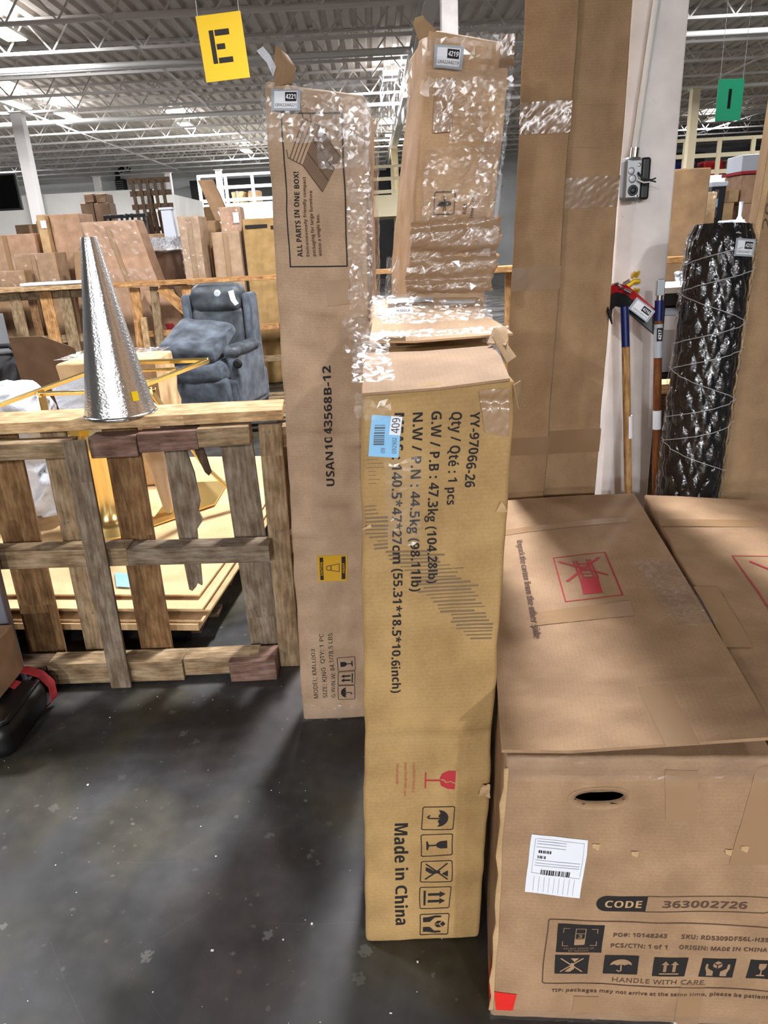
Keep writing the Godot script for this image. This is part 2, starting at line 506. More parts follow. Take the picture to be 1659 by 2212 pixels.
# ------------------------------------------------------------------ printing and sticking
func text(parent: Node, fr: Fr, s: String, x: float, y: float, w: float, h: float, ang: float, m: Material, bold := true, called := "printed_text", off := INK) -> void:
	# starts at (x, y) on the frame, runs w metres in direction ang (degrees) with capitals h high
	var t := TextMesh.new()
	t.font = font if bold else font_plain
	t.text = s
	t.font_size = 64
	t.pixel_size = 0.01
	t.depth = 0.0
	t.curve_step = 3.0
	var a := t.get_mesh_arrays()
	var vs: PackedVector3Array = a[Mesh.ARRAY_VERTEX]
	var ns: PackedVector3Array = a[Mesh.ARRAY_NORMAL]
	var ix: PackedInt32Array = a[Mesh.ARRAY_INDEX]
	if vs.is_empty():
		return
	var lo := Vector2(1e9, 1e9)
	var hi := Vector2(-1e9, -1e9)
	for p in vs:
		lo = lo.min(Vector2(p.x, p.y)); hi = hi.max(Vector2(p.x, p.y))
	var sx := w / (hi.x - lo.x)
	var cap := 64 * 0.01 * 0.714
	var sy := h / cap
	var mid := 0.0
	t.text = "H"
	var hv: PackedVector3Array = t.get_mesh_arrays()[Mesh.ARRAY_VERTEX]
	var hl := 1e9
	for p in hv: hl = minf(hl, p.y)
	var dx := Vector2.from_angle(deg_to_rad(ang))
	var dy := dx.orthogonal() * -1.0
	if dx.cross(dy) < 0: dy = -dy
	var g := G.new(parent.position if parent.get_parent() == self else Vector3.ZERO)
	g.base = _base(parent)
	var map := {}
	for k in ix.size() / 3:
		var ok := true
		for e in 3:
			if ns.size() and ns[ix[k * 3 + e]].z < 0.5: ok = false
		if not ok: continue
		var id := []
		for e in 3:
			var i := ix[k * 3 + e]
			if not map.has(i):
				var q := dx * ((vs[i].x - lo.x) * sx) + dy * ((vs[i].y - hl) * sy)
				map[i] = g.v(fr.pt(x + q.x, y + q.y, off), fr.n)
			id.append(map[i])
		g.t3(id[0], id[1], id[2])
	mi(called, g, m, parent)

func _base(n: Node) -> Vector3:
	var b := Vector3.ZERO
	var k := n
	while k is Node3D and k != self:
		b += k.position
		k = k.get_parent()
	return b

func poly(g: G, fr: Fr, pts: Array, off := INK) -> void:
	var pl := PackedVector2Array(pts)
	var tr := Geometry2D.triangulate_polygon(pl)
	var id := []
	for p in pl: id.append(g.v(fr.pt(p.x, p.y, off), fr.n, p))
	for k in tr.size() / 3:
		g.t3(id[tr[k * 3]], id[tr[k * 3 + 1]], id[tr[k * 3 + 2]])

func line(g: G, fr: Fr, a: Vector2, b: Vector2, w: float, off := INK) -> void:
	var n := maxi(1, int(a.distance_to(b) / 0.03))
	var d := (b - a).normalized()
	var s := d.orthogonal() * w * 0.5
	a -= d * w * 0.5; b += d * w * 0.5
	for k in n:
		var p := a.lerp(b, float(k) / n)
		var q := a.lerp(b, float(k + 1) / n)
		poly(g, fr, [p - s, q - s, q + s, p + s], off)

func loop(g: G, fr: Fr, pts: Array, w: float, off := INK) -> void:
	for k in pts.size(): line(g, fr, pts[k], pts[(k + 1) % pts.size()], w, off)

# icon: shapes given in a unit square, mapped to an origin with x and y axes
func icon(parent: Node, fr: Fr, org: Vector2, ax: Vector2, ay: Vector2, kind: String, m: Material, border := 0.0, called := "printed_icon", off := INK) -> void:
	var g := G.new(_base(parent))
	var F := func(a: Array) -> Array:
		var o := []
		for p in a: o.append(org + ax * p.x + ay * p.y)
		return o
	var s := minf(ax.length(), ay.length())
	if border > 0.0:
		loop(g, fr, F.call([Vector2(0.04, 0), Vector2(0.96, 0), Vector2(1, 0.05), Vector2(1, 0.95), Vector2(0.96, 1), Vector2(0.04, 1), Vector2(0, 0.95), Vector2(0, 0.05)]), border, off)
	var L := func(a: Vector2, b: Vector2, w: float) -> void:
		var q: Array = F.call([a, b])
		line(g, fr, q[0], q[1], w * s, off)
	match kind:
		"umbrella":
			var a := []
			for k in 13: a.append(Vector2(0.5 - 0.36 * cos(PI * k / 12.0), 0.50 + 0.32 * sin(PI * k / 12.0)))
			for k in [Vector2(0.74, 0.56), Vector2(0.62, 0.50), Vector2(0.5, 0.56), Vector2(0.38, 0.50), Vector2(0.26, 0.56)]: a.append(k)
			poly(g, fr, F.call(a), off)
			L.call(Vector2(0.5, 0.52), Vector2(0.5, 0.22), 0.05)
			L.call(Vector2(0.5, 0.22), Vector2(0.44, 0.17), 0.05)
			L.call(Vector2(0.44, 0.17), Vector2(0.38, 0.23), 0.05)
		"glass":
			poly(g, fr, F.call([Vector2(0.32, 0.84), Vector2(0.33, 0.62), Vector2(0.40, 0.51), Vector2(0.5, 0.47), Vector2(0.60, 0.51), Vector2(0.67, 0.62), Vector2(0.68, 0.84)]), off)
			L.call(Vector2(0.5, 0.48), Vector2(0.5, 0.22), 0.06)
			poly(g, fr, F.call([Vector2(0.30, 0.16), Vector2(0.70, 0.16), Vector2(0.70, 0.21), Vector2(0.5, 0.25), Vector2(0.30, 0.21)]), off)
		"broken":
			poly(g, fr, F.call([Vector2(0.05, 1.0), Vector2(0.05, 0.75), Vector2(0.18, 0.55), Vector2(0.42, 0.47), Vector2(0.46, 0.62), Vector2(0.58, 0.70), Vector2(0.54, 0.84), Vector2(0.64, 1.0)]), off)
			poly(g, fr, F.call([Vector2(0.70, 1.0), Vector2(0.60, 0.84), Vector2(0.65, 0.68), Vector2(0.52, 0.60), Vector2(0.50, 0.47), Vector2(0.78, 0.54), Vector2(0.93, 0.75), Vector2(0.95, 1.0)]), off)
			L.call(Vector2(0.5, 0.50), Vector2(0.5, 0.06), 0.07)
			L.call(Vector2(0.14, 0.03), Vector2(0.86, 0.03), 0.06)
		"hook":
			L.call(Vector2(0.14, 0.16), Vector2(0.86, 0.84), 0.055)
			L.call(Vector2(0.86, 0.16), Vector2(0.14, 0.84), 0.055)
			poly(g, fr, F.call([Vector2(0.28, 0.14), Vector2(0.46, 0.14), Vector2(0.60, 0.30), Vector2(0.58, 0.60), Vector2(0.48, 0.62), Vector2(0.46, 0.38), Vector2(0.36, 0.28)]), off)
			poly(g, fr, F.call([Vector2(0.60, 0.66), Vector2(0.74, 0.86), Vector2(0.46, 0.86)]), off)
		"arrows":
			for dx in [0.34, 0.66]:
				poly(g, fr, F.call([Vector2(dx - 0.055, 0.26), Vector2(dx + 0.055, 0.26), Vector2(dx + 0.055, 0.64), Vector2(dx + 0.14, 0.64), Vector2(dx, 0.84), Vector2(dx - 0.14, 0.64), Vector2(dx - 0.055, 0.64)]), off)
			poly(g, fr, F.call([Vector2(0.16, 0.12), Vector2(0.84, 0.12), Vector2(0.84, 0.19), Vector2(0.16, 0.19)]), off)
		"hands":
			poly(g, fr, F.call([Vector2(0.5, 0.90), Vector2(0.63, 0.80), Vector2(0.5, 0.70), Vector2(0.37, 0.80)]), off)
			poly(g, fr, F.call([Vector2(0.35, 0.76), Vector2(0.48, 0.66), Vector2(0.48, 0.50), Vector2(0.35, 0.60)]), off)
			poly(g, fr, F.call([Vector2(0.65, 0.76), Vector2(0.65, 0.60), Vector2(0.52, 0.50), Vector2(0.52, 0.66)]), off)
			for sg in [-1.0, 1.0]:
				poly(g, fr, F.call([Vector2(0.5 + sg * 0.12, 0.10), Vector2(0.5 + sg * 0.34, 0.10), Vector2(0.5 + sg * 0.34, 0.24), Vector2(0.5 + sg * 0.42, 0.52), Vector2(0.5 + sg * 0.40, 0.74), Vector2(0.5 + sg * 0.33, 0.72), Vector2(0.5 + sg * 0.32, 0.50), Vector2(0.5 + sg * 0.12, 0.34)]), off)
		"weight":
			loop(g, fr, F.call([Vector2(0.28, 0.12), Vector2(0.72, 0.12), Vector2(0.64, 0.58), Vector2(0.36, 0.58)]), 0.04 * s, off)
			var a := []
			for k in 14: a.append(Vector2(0.5 + 0.13 * cos(TAU * k / 14.0), 0.70 + 0.13 * sin(TAU * k / 14.0)))
			loop(g, fr, F.call(a), 0.04 * s, off)
		"insect":
			var a := []
			for k in 16: a.append(Vector2(0.36 + 0.17 * cos(TAU * k / 16.0), 0.46 + 0.11 * sin(TAU * k / 16.0)))
			poly(g, fr, F.call(a), off)
			a = []
			for k in 16: a.append(Vector2(0.70 + 0.17 * cos(TAU * k / 16.0), 0.48 + 0.10 * sin(TAU * k / 16.0)))
			poly(g, fr, F.call(a), off)
			L.call(Vector2(0.46, 0.16), Vector2(0.58, 0.80), 0.035)
			L.call(Vector2(0.58, 0.16), Vector2(0.48, 0.80), 0.035)
			poly(g, fr, F.call([Vector2(0.14, 0.36), Vector2(0.20, 0.36), Vector2(0.20, 0.44), Vector2(0.14, 0.44)]), off)
			L.call(Vector2(0.18, 0.56), Vector2(0.30, 0.62), 0.03)
	mi(called, g, m, parent)

func patch(parent: Node, fr: Fr, q: Array, m: Material, called: String, off := 0.0009, bumps := 0.0, nx := 8, ny := 8, th := 0.0) -> MeshInstance3D:
	# q: four corners on the frame (bl, br, tr, tl)
	var g := G.new(_base(parent))
	var f := func(a: float, b: float) -> Vector3:
		var p: Vector2 = (q[0] as Vector2).lerp(q[1], a).lerp((q[3] as Vector2).lerp(q[2], a), b)
		var o := off
		if bumps > 0.0: o += bumps * (0.6 + noise.get_noise_3d(p.x * 60.0, p.y * 60.0, fr.o.x * 17.0 + off * 999.0))
		return fr.pt(p.x, p.y, o)
	var lu: float = (q[1] as Vector2).distance_to(q[0])
	var lv: float = (q[3] as Vector2).distance_to(q[0])
	g.surf(f, nx, ny, Vector2(lu, lv))
	return mi(called, g, m, parent)

func rect(x0: float, y0: float, x1: float, y1: float) -> Array:
	return [Vector2(x0, y0), Vector2(x1, y0), Vector2(x1, y1), Vector2(x0, y1)]

func film(parent: Node, fr: Fr, x0: float, y0: float, x1: float, y1: float, seed_: int, amp := 0.0035, off := 0.004, dir := 0.0, m: Material = null) -> void:
	var g := G.new(_base(parent))
	var n := fn(seed_, 1.0, 2)
	n.fractal_type = FastNoiseLite.FRACTAL_RIDGED
	var cs := cos(dir)
	var sn := sin(dir)
	var nx := clampi(int((x1 - x0) / 0.005), 6, 90)
	var ny := clampi(int((y1 - y0) / 0.005), 6, 140)
	var f := func(a: float, b: float) -> Vector3:
		var x := lerpf(x0, x1, a)
		var y := lerpf(y0, y1, b)
		var ed := minf(minf(a, 1 - a) * (x1 - x0), minf(b, 1 - b) * (y1 - y0))
		var X := x * cs + y * sn
		var Y := -x * sn + y * cs
		var k := n.get_noise_2d(X * 9.0, Y * 34.0) * 0.75 + n.get_noise_2d(X * 40.0 + 50.0, Y * 44.0) * 0.35
		var j := 0.012 * n.get_noise_2d(y * 12.0, x * 12.0 + 80.0)
		return fr.pt(x + j, y + j * 0.7, off + (k + 0.5) * amp * (0.42 if m == null else 1.0) * clampf(ed / 0.01, 0.2, 1.0))
	if m == null:
		var rr := RandomNumberGenerator.new()
		rr.seed = seed_
		var cell := 0.0085 * clampf(amp / 0.006, 1.0, 4.0)
		nx = maxi(4, int((x1 - x0) / cell))
		ny = maxi(4, int((y1 - y0) / cell))
		g.facets(func(i: int, j: int) -> Vector3:
			var a := (i + rr.randf_range(-0.42, 0.42)) / nx
			var b := (j + rr.randf_range(-0.42, 0.42)) / ny
			var x := lerpf(x0, x1, a)
			var y := lerpf(y0, y1, b)
			var X := x * cs + y * sn
			var Y := -x * sn + y * cs
			var k := n.get_noise_2d(X * 7.0, Y * 30.0)
			return fr.pt(x, y, off + (k + 0.6) * amp * 0.35 + rr.randf_range(-1.0, 1.0) * cell * 0.13), nx, ny)
	else:
		g.surf(f, nx, ny, Vector2(x1 - x0, y1 - y0))
	if m == M.tape: mi("packing_tape", g, m, parent, "wrinkled brown tape")
	else: mi("plastic_film", g, m if m else M.film, parent, "clear crinkled stretch film")

func lot_sticker(parent: Node, fr: Fr, q: Array, number: String, code: String, off := 0.006) -> void:
	# grey-edged lot sticker: white field, number in a black block, code beneath (the matrix code is left out)
	var st := patch(parent, fr, q, M.sticker_grey, "lot_sticker", off, 0.0, 6, 6)
	st.set_meta("label", "pale grey auction lot sticker")
	var X: Vector2 = q[1] - q[0]
	var Y: Vector2 = q[3] - q[0]
	var o: Vector2 = q[0]
	var P := func(a: float, b: float) -> Vector2: return o + X * a + Y * b
	patch(st, fr, [P.call(0.10, 0.11), P.call(0.90, 0.11), P.call(0.90, 0.89), P.call(0.10, 0.89)], M.sticker, "white_field", off + 0.0008, 0.0, 4, 4)
	patch(st, fr, [P.call(0.47, 0.42), P.call(0.87, 0.42), P.call(0.87, 0.84), P.call(0.47, 0.84)], M.ink, "number_block", off + 0.0016, 0.0, 4, 4)
	var ang := rad_to_deg(X.angle())
	var a: Vector2 = P.call(0.50, 0.52)
	text(st, fr, number, a.x, a.y, X.length() * 0.34, Y.length() * 0.22, ang, M.sticker, true, "lot_number", off + 0.0024)
	a = P.call(0.13, 0.19)
	text(st, fr, code, a.x, a.y, X.length() * 0.74, Y.length() * 0.13, ang, M.ink, false, "lot_code", off + 0.0016)

func barcode(parent: Node, fr: Fr, o: Vector2, ax: Vector2, ay: Vector2, n: int, seed_: int, m: Material, off: float) -> void:
	var g := G.new(_base(parent))
	var r := RandomNumberGenerator.new()
	r.seed = seed_
	var x := 0.0
	while x < 1.0:
		var w := r.randf_range(0.4, 1.5) / n
		if x + w > 1.0: break
		poly(g, fr, [o + ax * x, o + ax * (x + w), o + ax * (x + w) + ay, o + ax * x + ay], off)
		x += w + r.randf_range(0.4, 1.1) / n
	mi("barcode", g, m, parent)

# ------------------------------------------------------------------ scene
func _ready() -> void:
	noise.noise_type = FastNoiseLite.TYPE_SIMPLEX_SMOOTH
	noise.frequency = 1.0
	noise.seed = 9
	var cam := Camera3D.new()
	cam.name = "camera"
	add_child(cam)
	cam.transform = Transform3D(Basis(Vector3.RIGHT, deg_to_rad(-20.8)) * Basis(Vector3.BACK, deg_to_rad(-3.1)), Vector3(0, 1.66, 0))
	cam.fov = rad_to_deg(2.0 * atan(1106.0 / 1536.0))
	cam.near = 0.05
	cam.far = 200.0
	cam.current = true
	var we := WorldEnvironment.new()
	we.name = "world_environment"
	var env := Environment.new()
	env.background_mode = Environment.BG_COLOR
	env.background_color = Color(0.02, 0.02, 0.022)
	env.tonemap_mode = Environment.TONE_MAPPER_LINEAR
	env.tonemap_exposure = 1.0
	env.sdfgi_enabled = true
	env.ssao_enabled = true
	env.ssil_enabled = true
	we.environment = env
	add_child(we)
	make_materials()
	make_lights()
	make_building()
	make_front_cartons()
	make_right_group()
	make_pallet_fence()
	make_pen()
	make_far_left()
	make_far_right()
	make_signs()
	make_floor_bits()

func make_lights() -> void:
	# x, z, brightness, where
	var spots := [[0.6, -4.8, 80.0, "directly above the tall cartons"], [-1.6, 11.5, 165.0, "behind the viewer, near row, middle"], [-7.2, 11.5, 165.0, "behind the viewer, near row, left"], [4.0, 11.5, 165.0, "behind the viewer, near row, right"], [-1.6, 18.5, 190.0, "behind the viewer, far row, middle"], [-7.2, 18.5, 190.0, "behind the viewer, far row, left"], [4.0, 18.5, 190.0, "behind the viewer, far row, right"], [-5.6, -4.8, 48.0, "over the aisle at far left"], [7.0, -4.6, 22.0, "over the aisle at far right"], [-6.2, -14.7, 85.0, "cut by the left edge of the picture"], [-8.9, -21.0, 85.0, "leftmost of the pair beside the gridded joists"], [-8.3, -22.9, 85.0, "second of the pair at left, right of its twin"], [-5.6, -25.6, 85.0, "below the yellow sign"], [0.72, -19.9, 85.0, "left of the twin lamps behind the tall wrapped carton"], [1.3, -19.9, 85.0, "right of the twin lamps behind the tall wrapped carton"], [1.0, -30.0, 85.0, "small and far, in the gap between the two tall cartons"], [13.6, -31.0, 85.0, "under the green sign at far right"], [-4.85, -32.8, 85.0, "small, above the white mezzanine railing"], [7.4, -13.5, 85.0, "above the right hand stock, out of sight"], [-14.0, -11.0, 85.0, "above the left hand stock, out of sight"], [15.0, -18.0, 85.0, "far off on the right, out of sight"], [-16.0, -32.0, 85.0, "by the grey wall on the left, unseen"]]
	for s in spots:
		var p := Vector3(s[0], 5.42, s[1])
		var t := thing("ceiling_light", "white linear high bay light " + s[3], "ceiling light", p, "high bay ceiling lights")
		var g := at(t)
		var ln := 1.2
		g.rbox([p + Vector3(-0.20, 0, ln / 2), p + Vector3(0.20, 0, ln / 2), p + Vector3(0.13, 0.09, ln / 2), p + Vector3(-0.13, 0.09, ln / 2), p + Vector3(-0.20, 0, -ln / 2), p + Vector3(0.20, 0, -ln / 2), p + Vector3(0.13, 0.09, -ln / 2), p + Vector3(-0.13, 0.09, -ln / 2)], 0.012)
		mi("housing", g, M.rail_white, t)
		g = at(t)
		g.box(p + Vector3(-0.17, -0.022, ln / 2 - 0.04), Vector3(0.34, 0.02, ln - 0.08), 0.004)
		mi("lens", g, M.lamp, t, "glowing white diffuser")
		g = at(t)
		g.box(p + Vector3(-0.08, 0.092, ln / 2 - 0.10), Vector3(0.16, 0.012, ln - 0.2), 0.003)
		mi("uplight_lens", g, M.lamp, t, "glowing slot that lights the roof")
		for k in [-0.5, 0.5]:
			g = at(t)
			g.tube([p + Vector3(0, 0.08, k), p + Vector3(0, 0.33, k)], 0.006, 6)
			mi("hanger", g, M.steel, t)
		for up in 2:
			var l := AreaLight3D.new()
			l.name = "uplight" if up else "lamp"
			l.area_size = Vector2(0.16, ln - 0.2) if up else Vector2(0.34, ln - 0.08)
			l.area_normalize_energy = true
			l.light_energy = s[2] * (UPSHARE if up else 1.0)
			l.light_color = Color(0.985, 0.985, 1.0)
			l.area_range = 90.0
			l.shadow_enabled = true
			t.add_child(l)
			l.position = Vector3(0, 0.112 if up else -0.03, 0)
			l.rotation_degrees = Vector3(90 if up else -90, 0, 0)

const UPSHARE := 0.035
const X0 := -30.0
const X1 := 30.0
const ZB := -38.0
const ZF := 24.0
const CEIL := 5.78

func make_building() -> void:
	var g := G.new()
	g.box(Vector3(X0 - 0.3, -0.3, ZF + 0.3), Vector3(X1 - X0 + 0.6, 0.3, ZF - ZB + 0.6))
	struct("floor", g, M.floor)
	g = G.new()
	g.box(Vector3(X0 - 0.3, 0, ZF + 0.3), Vector3(0.3, CEIL + 0.5, ZF - ZB + 0.6))
	struct("wall_left", g, M.wall_grey)
	g = G.new()
	g.box(Vector3(X1, 0, ZF + 0.3), Vector3(0.3, CEIL + 0.5, ZF - ZB + 0.6))
	struct("wall_right", g, M.wall_grey)
	g = G.new()
	g.box(Vector3(X0, 0, ZB), Vector3(X1 - X0, CEIL + 0.5, 0.3))
	struct("wall_back", g, M.wall_grey)
	g = G.new()
	g.box(Vector3(X0, 0, ZF + 0.3), Vector3(X1 - X0, CEIL + 0.5, 0.3))
	struct("wall_front", g, M.wall_white)
	# corrugated roof deck: ribs run along the view
	g = G.new()
	var per := 0.30
	var prof := [Vector2(0, 0), Vector2(0.15, 0), Vector2(0.18, 0.075), Vector2(0.27, 0.075), Vector2(0.30, 0)]
	for k in int((X1 - X0) / per):
		for j in prof.size() - 1:
			var a := Vector3(X0 + k * per + prof[j].x, CEIL + prof[j].y, ZF)
			var b := Vector3(X0 + k * per + prof[j + 1].x, CEIL + prof[j + 1].y, ZF)
			var d := b - a
			var n := Vector3(d.y, -d.x, 0).normalized()
			var back := Vector3(0, 0, ZB - ZF)
			g.face(a, b, b + back, a + back, n)
	var deck := struct("ceiling", g, M.deck)
	g = G.new()
	g.box(Vector3(X0 - 0.3, CEIL + 0.09, ZF + 0.3), Vector3(X1 - X0 + 0.6, 0.3, ZF - ZB + 0.6))
	mi("roof_slab", g, M.deck, deck)
	# open web joists
	var chord := G.new()
	for yy in [CEIL - 0.03, 5.22]:
		for dz in [-0.028, 0.028]:
			chord.box(Vector3(X0, yy - 0.025, dz + 0.018), Vector3(X1 - X0, 0.05, 0.036), 0.0)
	var web := G.new()
	var x := X0
	var up := false
	while x < X1 - 0.3:
		var a := Vector3(x, CEIL - 0.04 if up else 5.23, 0)
		var b := Vector3(x + 0.42, 5.23 if up else CEIL - 0.04, 0)
		web.bar(a, b, Vector3.BACK, 0.026, 0.026, 0.0)
		x += 0.42
		up = not up
	var cm := chord.mesh()
	var wm := web.mesh()
	var z := -13.55 + 1.83 * 20
	while z > ZB + 0.3:
		if z < ZF - 0.3:
			var j := mi("roof_joist", cm, M.steel, deck)
			j.position.z = z
			j.rotation.y = deg_to_rad(0.0)
			mi("web_bars", wm, M.steel, j)
		z -= 1.83
	# bridging angles and pipes running along the ribs and across
	for bx in [-22.0, -17.5, -13.0, -8.5, -4.0, 4.6, 9.2, 13.8, 18.4, 23.0]:
		g = G.new()
		g.bar(Vector3(bx, 5.17, ZF), Vector3(bx, 5.17, ZB), Vector3.UP, 0.035, 0.035, 0.0)
		mi("bridging_angle", g, M.steel, deck)
	for bx in [-10.8, -1.6, 1.085, 6.6, 15.9]:
		g = G.new()
		for yy in [5.12, 4.82]:
			g.box(Vector3(bx - 0.11, yy, ZF), Vector3(0.22, 0.035, ZF - ZB), 0.0)
		g.box(Vector3(bx - 0.008, 4.82, ZF), Vector3(0.016, 0.30, ZF - ZB), 0.0)
		if bx == 1.085: mi("roof_girder", g, M.steel, deck)
	for pz in [[-15.9, 0.05], [-16.15, 0.035], [-21.6, 0.05], [-9.3, 0.04]]:
		g = G.new()
		g.tube([Vector3(X0, 5.08, pz[0]), Vector3(X1, 5.08, pz[0])], pz[1], 10)
		mi("sprinkler_pipe", g, M.pipe, deck)
	# partition in front of the back wall
	g = G.new()
	g.box(Vector3(-18.0, 0, -20.0), Vector3(12.5, 3.22, 0.15))
	g.box(Vector3(-5.62, 0, -20.0), Vector3(0.12, 3.22, 6.0))
	struct("wall_partition", g, M.wall_white)
	# columns
	column(Vector3(0.98, 0, -3.0), 0.21, 0.20, M.paint_white, "big white painted steel column beside the leaning cartons")
	column(Vector3(0.965, 0, -9.6), 0.19, 0.2, M.paint_white, "white column rising behind the tall wrapped carton")
	column(Vector3(-7.98, 0, -18.4), 0.25, 0.25, M.steel, "pale column at far left in front of the partition")
	column(Vector3(-11.42, 0, -33.0), 0.25, 0.25, M.steel, "thin pale column beside the wall heater")
	column(Vector3(-8.42, 0, -33.0), 0.24, 0.24, M.steel, "thin pale column above the dark rack")
	column(Vector3(-6.30, 0, -33.0), 0.24, 0.24, M.steel, "thin pale column above the white mezzanine railing")
	column(Vector3(0.98, 0, -29.0), 0.24, 0.24, M.rail_cream, "far cream column in the gap between the two tall cartons")
	column(Vector3(8.2, 0, -20.0), 0.20, 0.2, M.rail_cream, "cream column left of the green sign, above the mezzanine")

func column(p: Vector3, w: float, d: float, m: Material, label: String) -> void:
	var t := thing("column", label, "column", p)
	var g := at(t)
	g.rbox(G.c8(p, Vector3(w, 0, 0), Vector3(0, 4.82, 0), Vector3(0, 0, -d)), 0.008, Vector3i(1, 1, 1), null, 1)
	mi("shaft", g, m, t)
	g = at(t)
	g.box(p + Vector3(-0.06, 0, 0.06), Vector3(w + 0.12, 0.02, d + 0.12), 0.004)
	mi("base_plate", g, m, t)
	g = at(t)
	g.box(p + Vector3(-0.04, 4.80, 0.04), Vector3(w + 0.08, 0.02, d + 0.08), 0.003)
	mi("cap_plate", g, m, t)

# ------------------------------------------------------------------ the big cartons in front
func make_front_cartons() -> void:
	# --- ochre carton standing in the middle
	var o := Vector3(-0.106, 0, -1.303)
	var t := thing("tall_carton", "tall ochre carton in front, marked Made in China, with a pale blue sticker", "carton", o)
	var u := Vector3(0.289, 0, 0.008)
	var w := Vector3(0.073, 1.40, -0.02)
	var d := Vector3(0.02, 0, -0.47)
	var wp := Warp.new(1, 0.0055, 5.0)
	wp.crease(1.383, 0.006, 0.010, -0.05)
	wp.crease(0.618, 0.005, 0.010, 0.03)
	wp.crease(0.47, 0.002, 0.012, 0.10)
	wp.crease(0.80, 0.0016, 0.008)
	wp.crease(0.035, -0.004, 0.03)
	var c := G.c8(o, u, w, d)
	c[2] += Vector3(0.004, 0.008, 0); c[6] += Vector3(0, 0.018, 0); c[7] += Vector3(0, 0.018, 0)
	var g := at(t)
	g.rbox(c, 0.011, Vector3i(14, 60, 16), wp)
	mi("body", g, M.card_ochre, t)
	var fr := Fr.new(o, u, w, wp)
	text(t, fr, "YY-97066-26", 0.206, 1.354, 0.149, 0.0188, -90, M.ink, true)
	text(t, fr, "Qty / Qté : 1 pcs", 0.171, 1.355, 0.186, 0.0188, -90, M.ink, true)
	text(t, fr, "G.W / P.B : 47.3kg (104.28lb)", 0.134, 1.358, 0.357, 0.0188, -90, M.ink, true)
	text(t, fr, "N.W / P.N : 44.5kg (98.11lb)", 0.099, 1.358, 0.374, 0.0188, -90, M.ink, true)
	text(t, fr, "MEAS : 140.5*47*27cm (55.31*18.5*10.6inch)", 0.063, 1.359, 0.621, 0.0188, -90, M.ink, true)
	text(t, fr, "Made in China", 0.075, 0.378, 0.318, 0.030, -90, M.ink, true)
	var ys := [[0.426, 0.357, "umbrella"], [0.342, 0.275, "glass"], [0.258, 0.192, "hook"], [0.176, 0.109, "arrows"], [0.091, 0.024, "hands"]]
	for y in ys:
		icon(t, fr, Vector2(0.137, y[0]), Vector2(0, y[1] - y[0]), Vector2(0.073, 0), y[2], M.ink, 0.0022)
	icon(t, fr, Vector2(0.138, 0.528), Vector2(0, -0.056), Vector2(0.070, 0), "broken", M.ink_red)
	text(t, fr, "CAUTION FRAGILE", 0.110, 0.551, 0.085, 0.006, -90, M.ink_redpale, false)
	text(t, fr, "please handle with care", 0.092, 0.553, 0.096, 0.006, -90, M.ink_redpale, false)
	text(t, fr, "Glass inside", 0.074, 0.551, 0.060, 0.006, -90, M.ink_redpale, false)
	# dirt rubbed across the flutes: rows of short dark dashes, as on the carton
	g = at(t)
	var rr := RandomNumberGenerator.new()
	rr.seed = 5
	for k in 40:
		var y := 1.19 - k * 0.0083
		var f := (1.19 - y) / 0.33
		var xa := lerpf(-0.06, 0.235, f) + rr.randf_range(-0.012, 0.012)
		var xb := xa + lerpf(0.05, 0.10, sin(f * PI)) + rr.randf_range(-0.02, 0.02)
		if k > 18: xb = minf(xb, 0.275)
		xa = maxf(xa, 0.008)
		if k < 14: xb = minf(xb, 0.052)
		if xb - xa > 0.012:
			line(g, fr, Vector2(xa, y), Vector2(xb, y + rr.randf_range(-0.001, 0.001)), rr.randf_range(0.0022, 0.0052), 0.0006)
	for k in 9:
		var y := 1.285 - k * 0.008
		line(g, fr, Vector2(0.01 + rr.randf() * 0.01, y), Vector2(0.03 + rr.randf() * 0.02, y), 0.0012, 0.0006)
	mi("scuff_marks", g, M.smudge, t).set_meta("kind", "stuff")
	# pale blue sticker
	var st := patch(t, fr, [Vector2(0.016, 1.276), Vector2(0.075, 1.272), Vector2(0.078, 1.352), Vector2(0.019, 1.357)], M.sticker_blue, "blue_sticker", 0.002, 0.0, 6, 6)
	patch(st, fr, [Vector2(0.056, 1.318), Vector2(0.077, 1.316), Vector2(0.0785, 1.352), Vector2(0.057, 1.354)], M.sticker, "number_field", 0.0028, 0.0, 3, 3)
	text(st, fr, "409", 0.074, 1.321, 0.029, 0.0145, 90, M.ink, false, "lot_number", 0.0036)
	text(st, fr, "092902", 0.070, 1.281, 0.031, 0.0075, 90, M.code_grey, false, "lot_code", 0.0036)
	text(st, fr, "09", 0.049, 1.282, 0.010, 0.0075, 90, M.code_grey, false, "lot_code", 0.0036)
	barcode(st, fr, Vector2(0.026, 1.298), Vector2(0, 0.040), Vector2(0.021, 0), 16, 4, M.code_grey, 0.0036)
	# torn top flaps and tape at the right corner
	patch(t, fr, [Vector2(0.236, 1.315), Vector2(0.283, 1.305), Vector2(0.281, 1.398), Vector2(0.222, 1.395)], M.tape, "packing_tape", 0.002, 0.0022, 14, 18)
	var top := Fr.new(o + w + Vector3(0, 0.004, 0), u, d, wp)
	g = at(t)
	g.sheet([[o + w + Vector3(0.005, -0.004, 0.006), o + w + u * 0.5 + Vector3(0, 0.0, 0.008), o + w + u + Vector3(-0.01, 0.010, 0.004)], [o + w + Vector3(0.006, 0.018, -0.15), o + w + u * 0.5 + Vector3(0, 0.016, -0.16), o + w + u + Vector3(0.0, 0.026, -0.15)], [o + w + Vector3(0.012, 0.026, -0.30), o + w + u * 0.5 + Vector3(0, 0.022, -0.31), o + w + u + Vector3(0.004, 0.030, -0.29)]], 0.005, 6)
	mi("top_flap", g, M.card_tan, t)
	var e := o + w + u
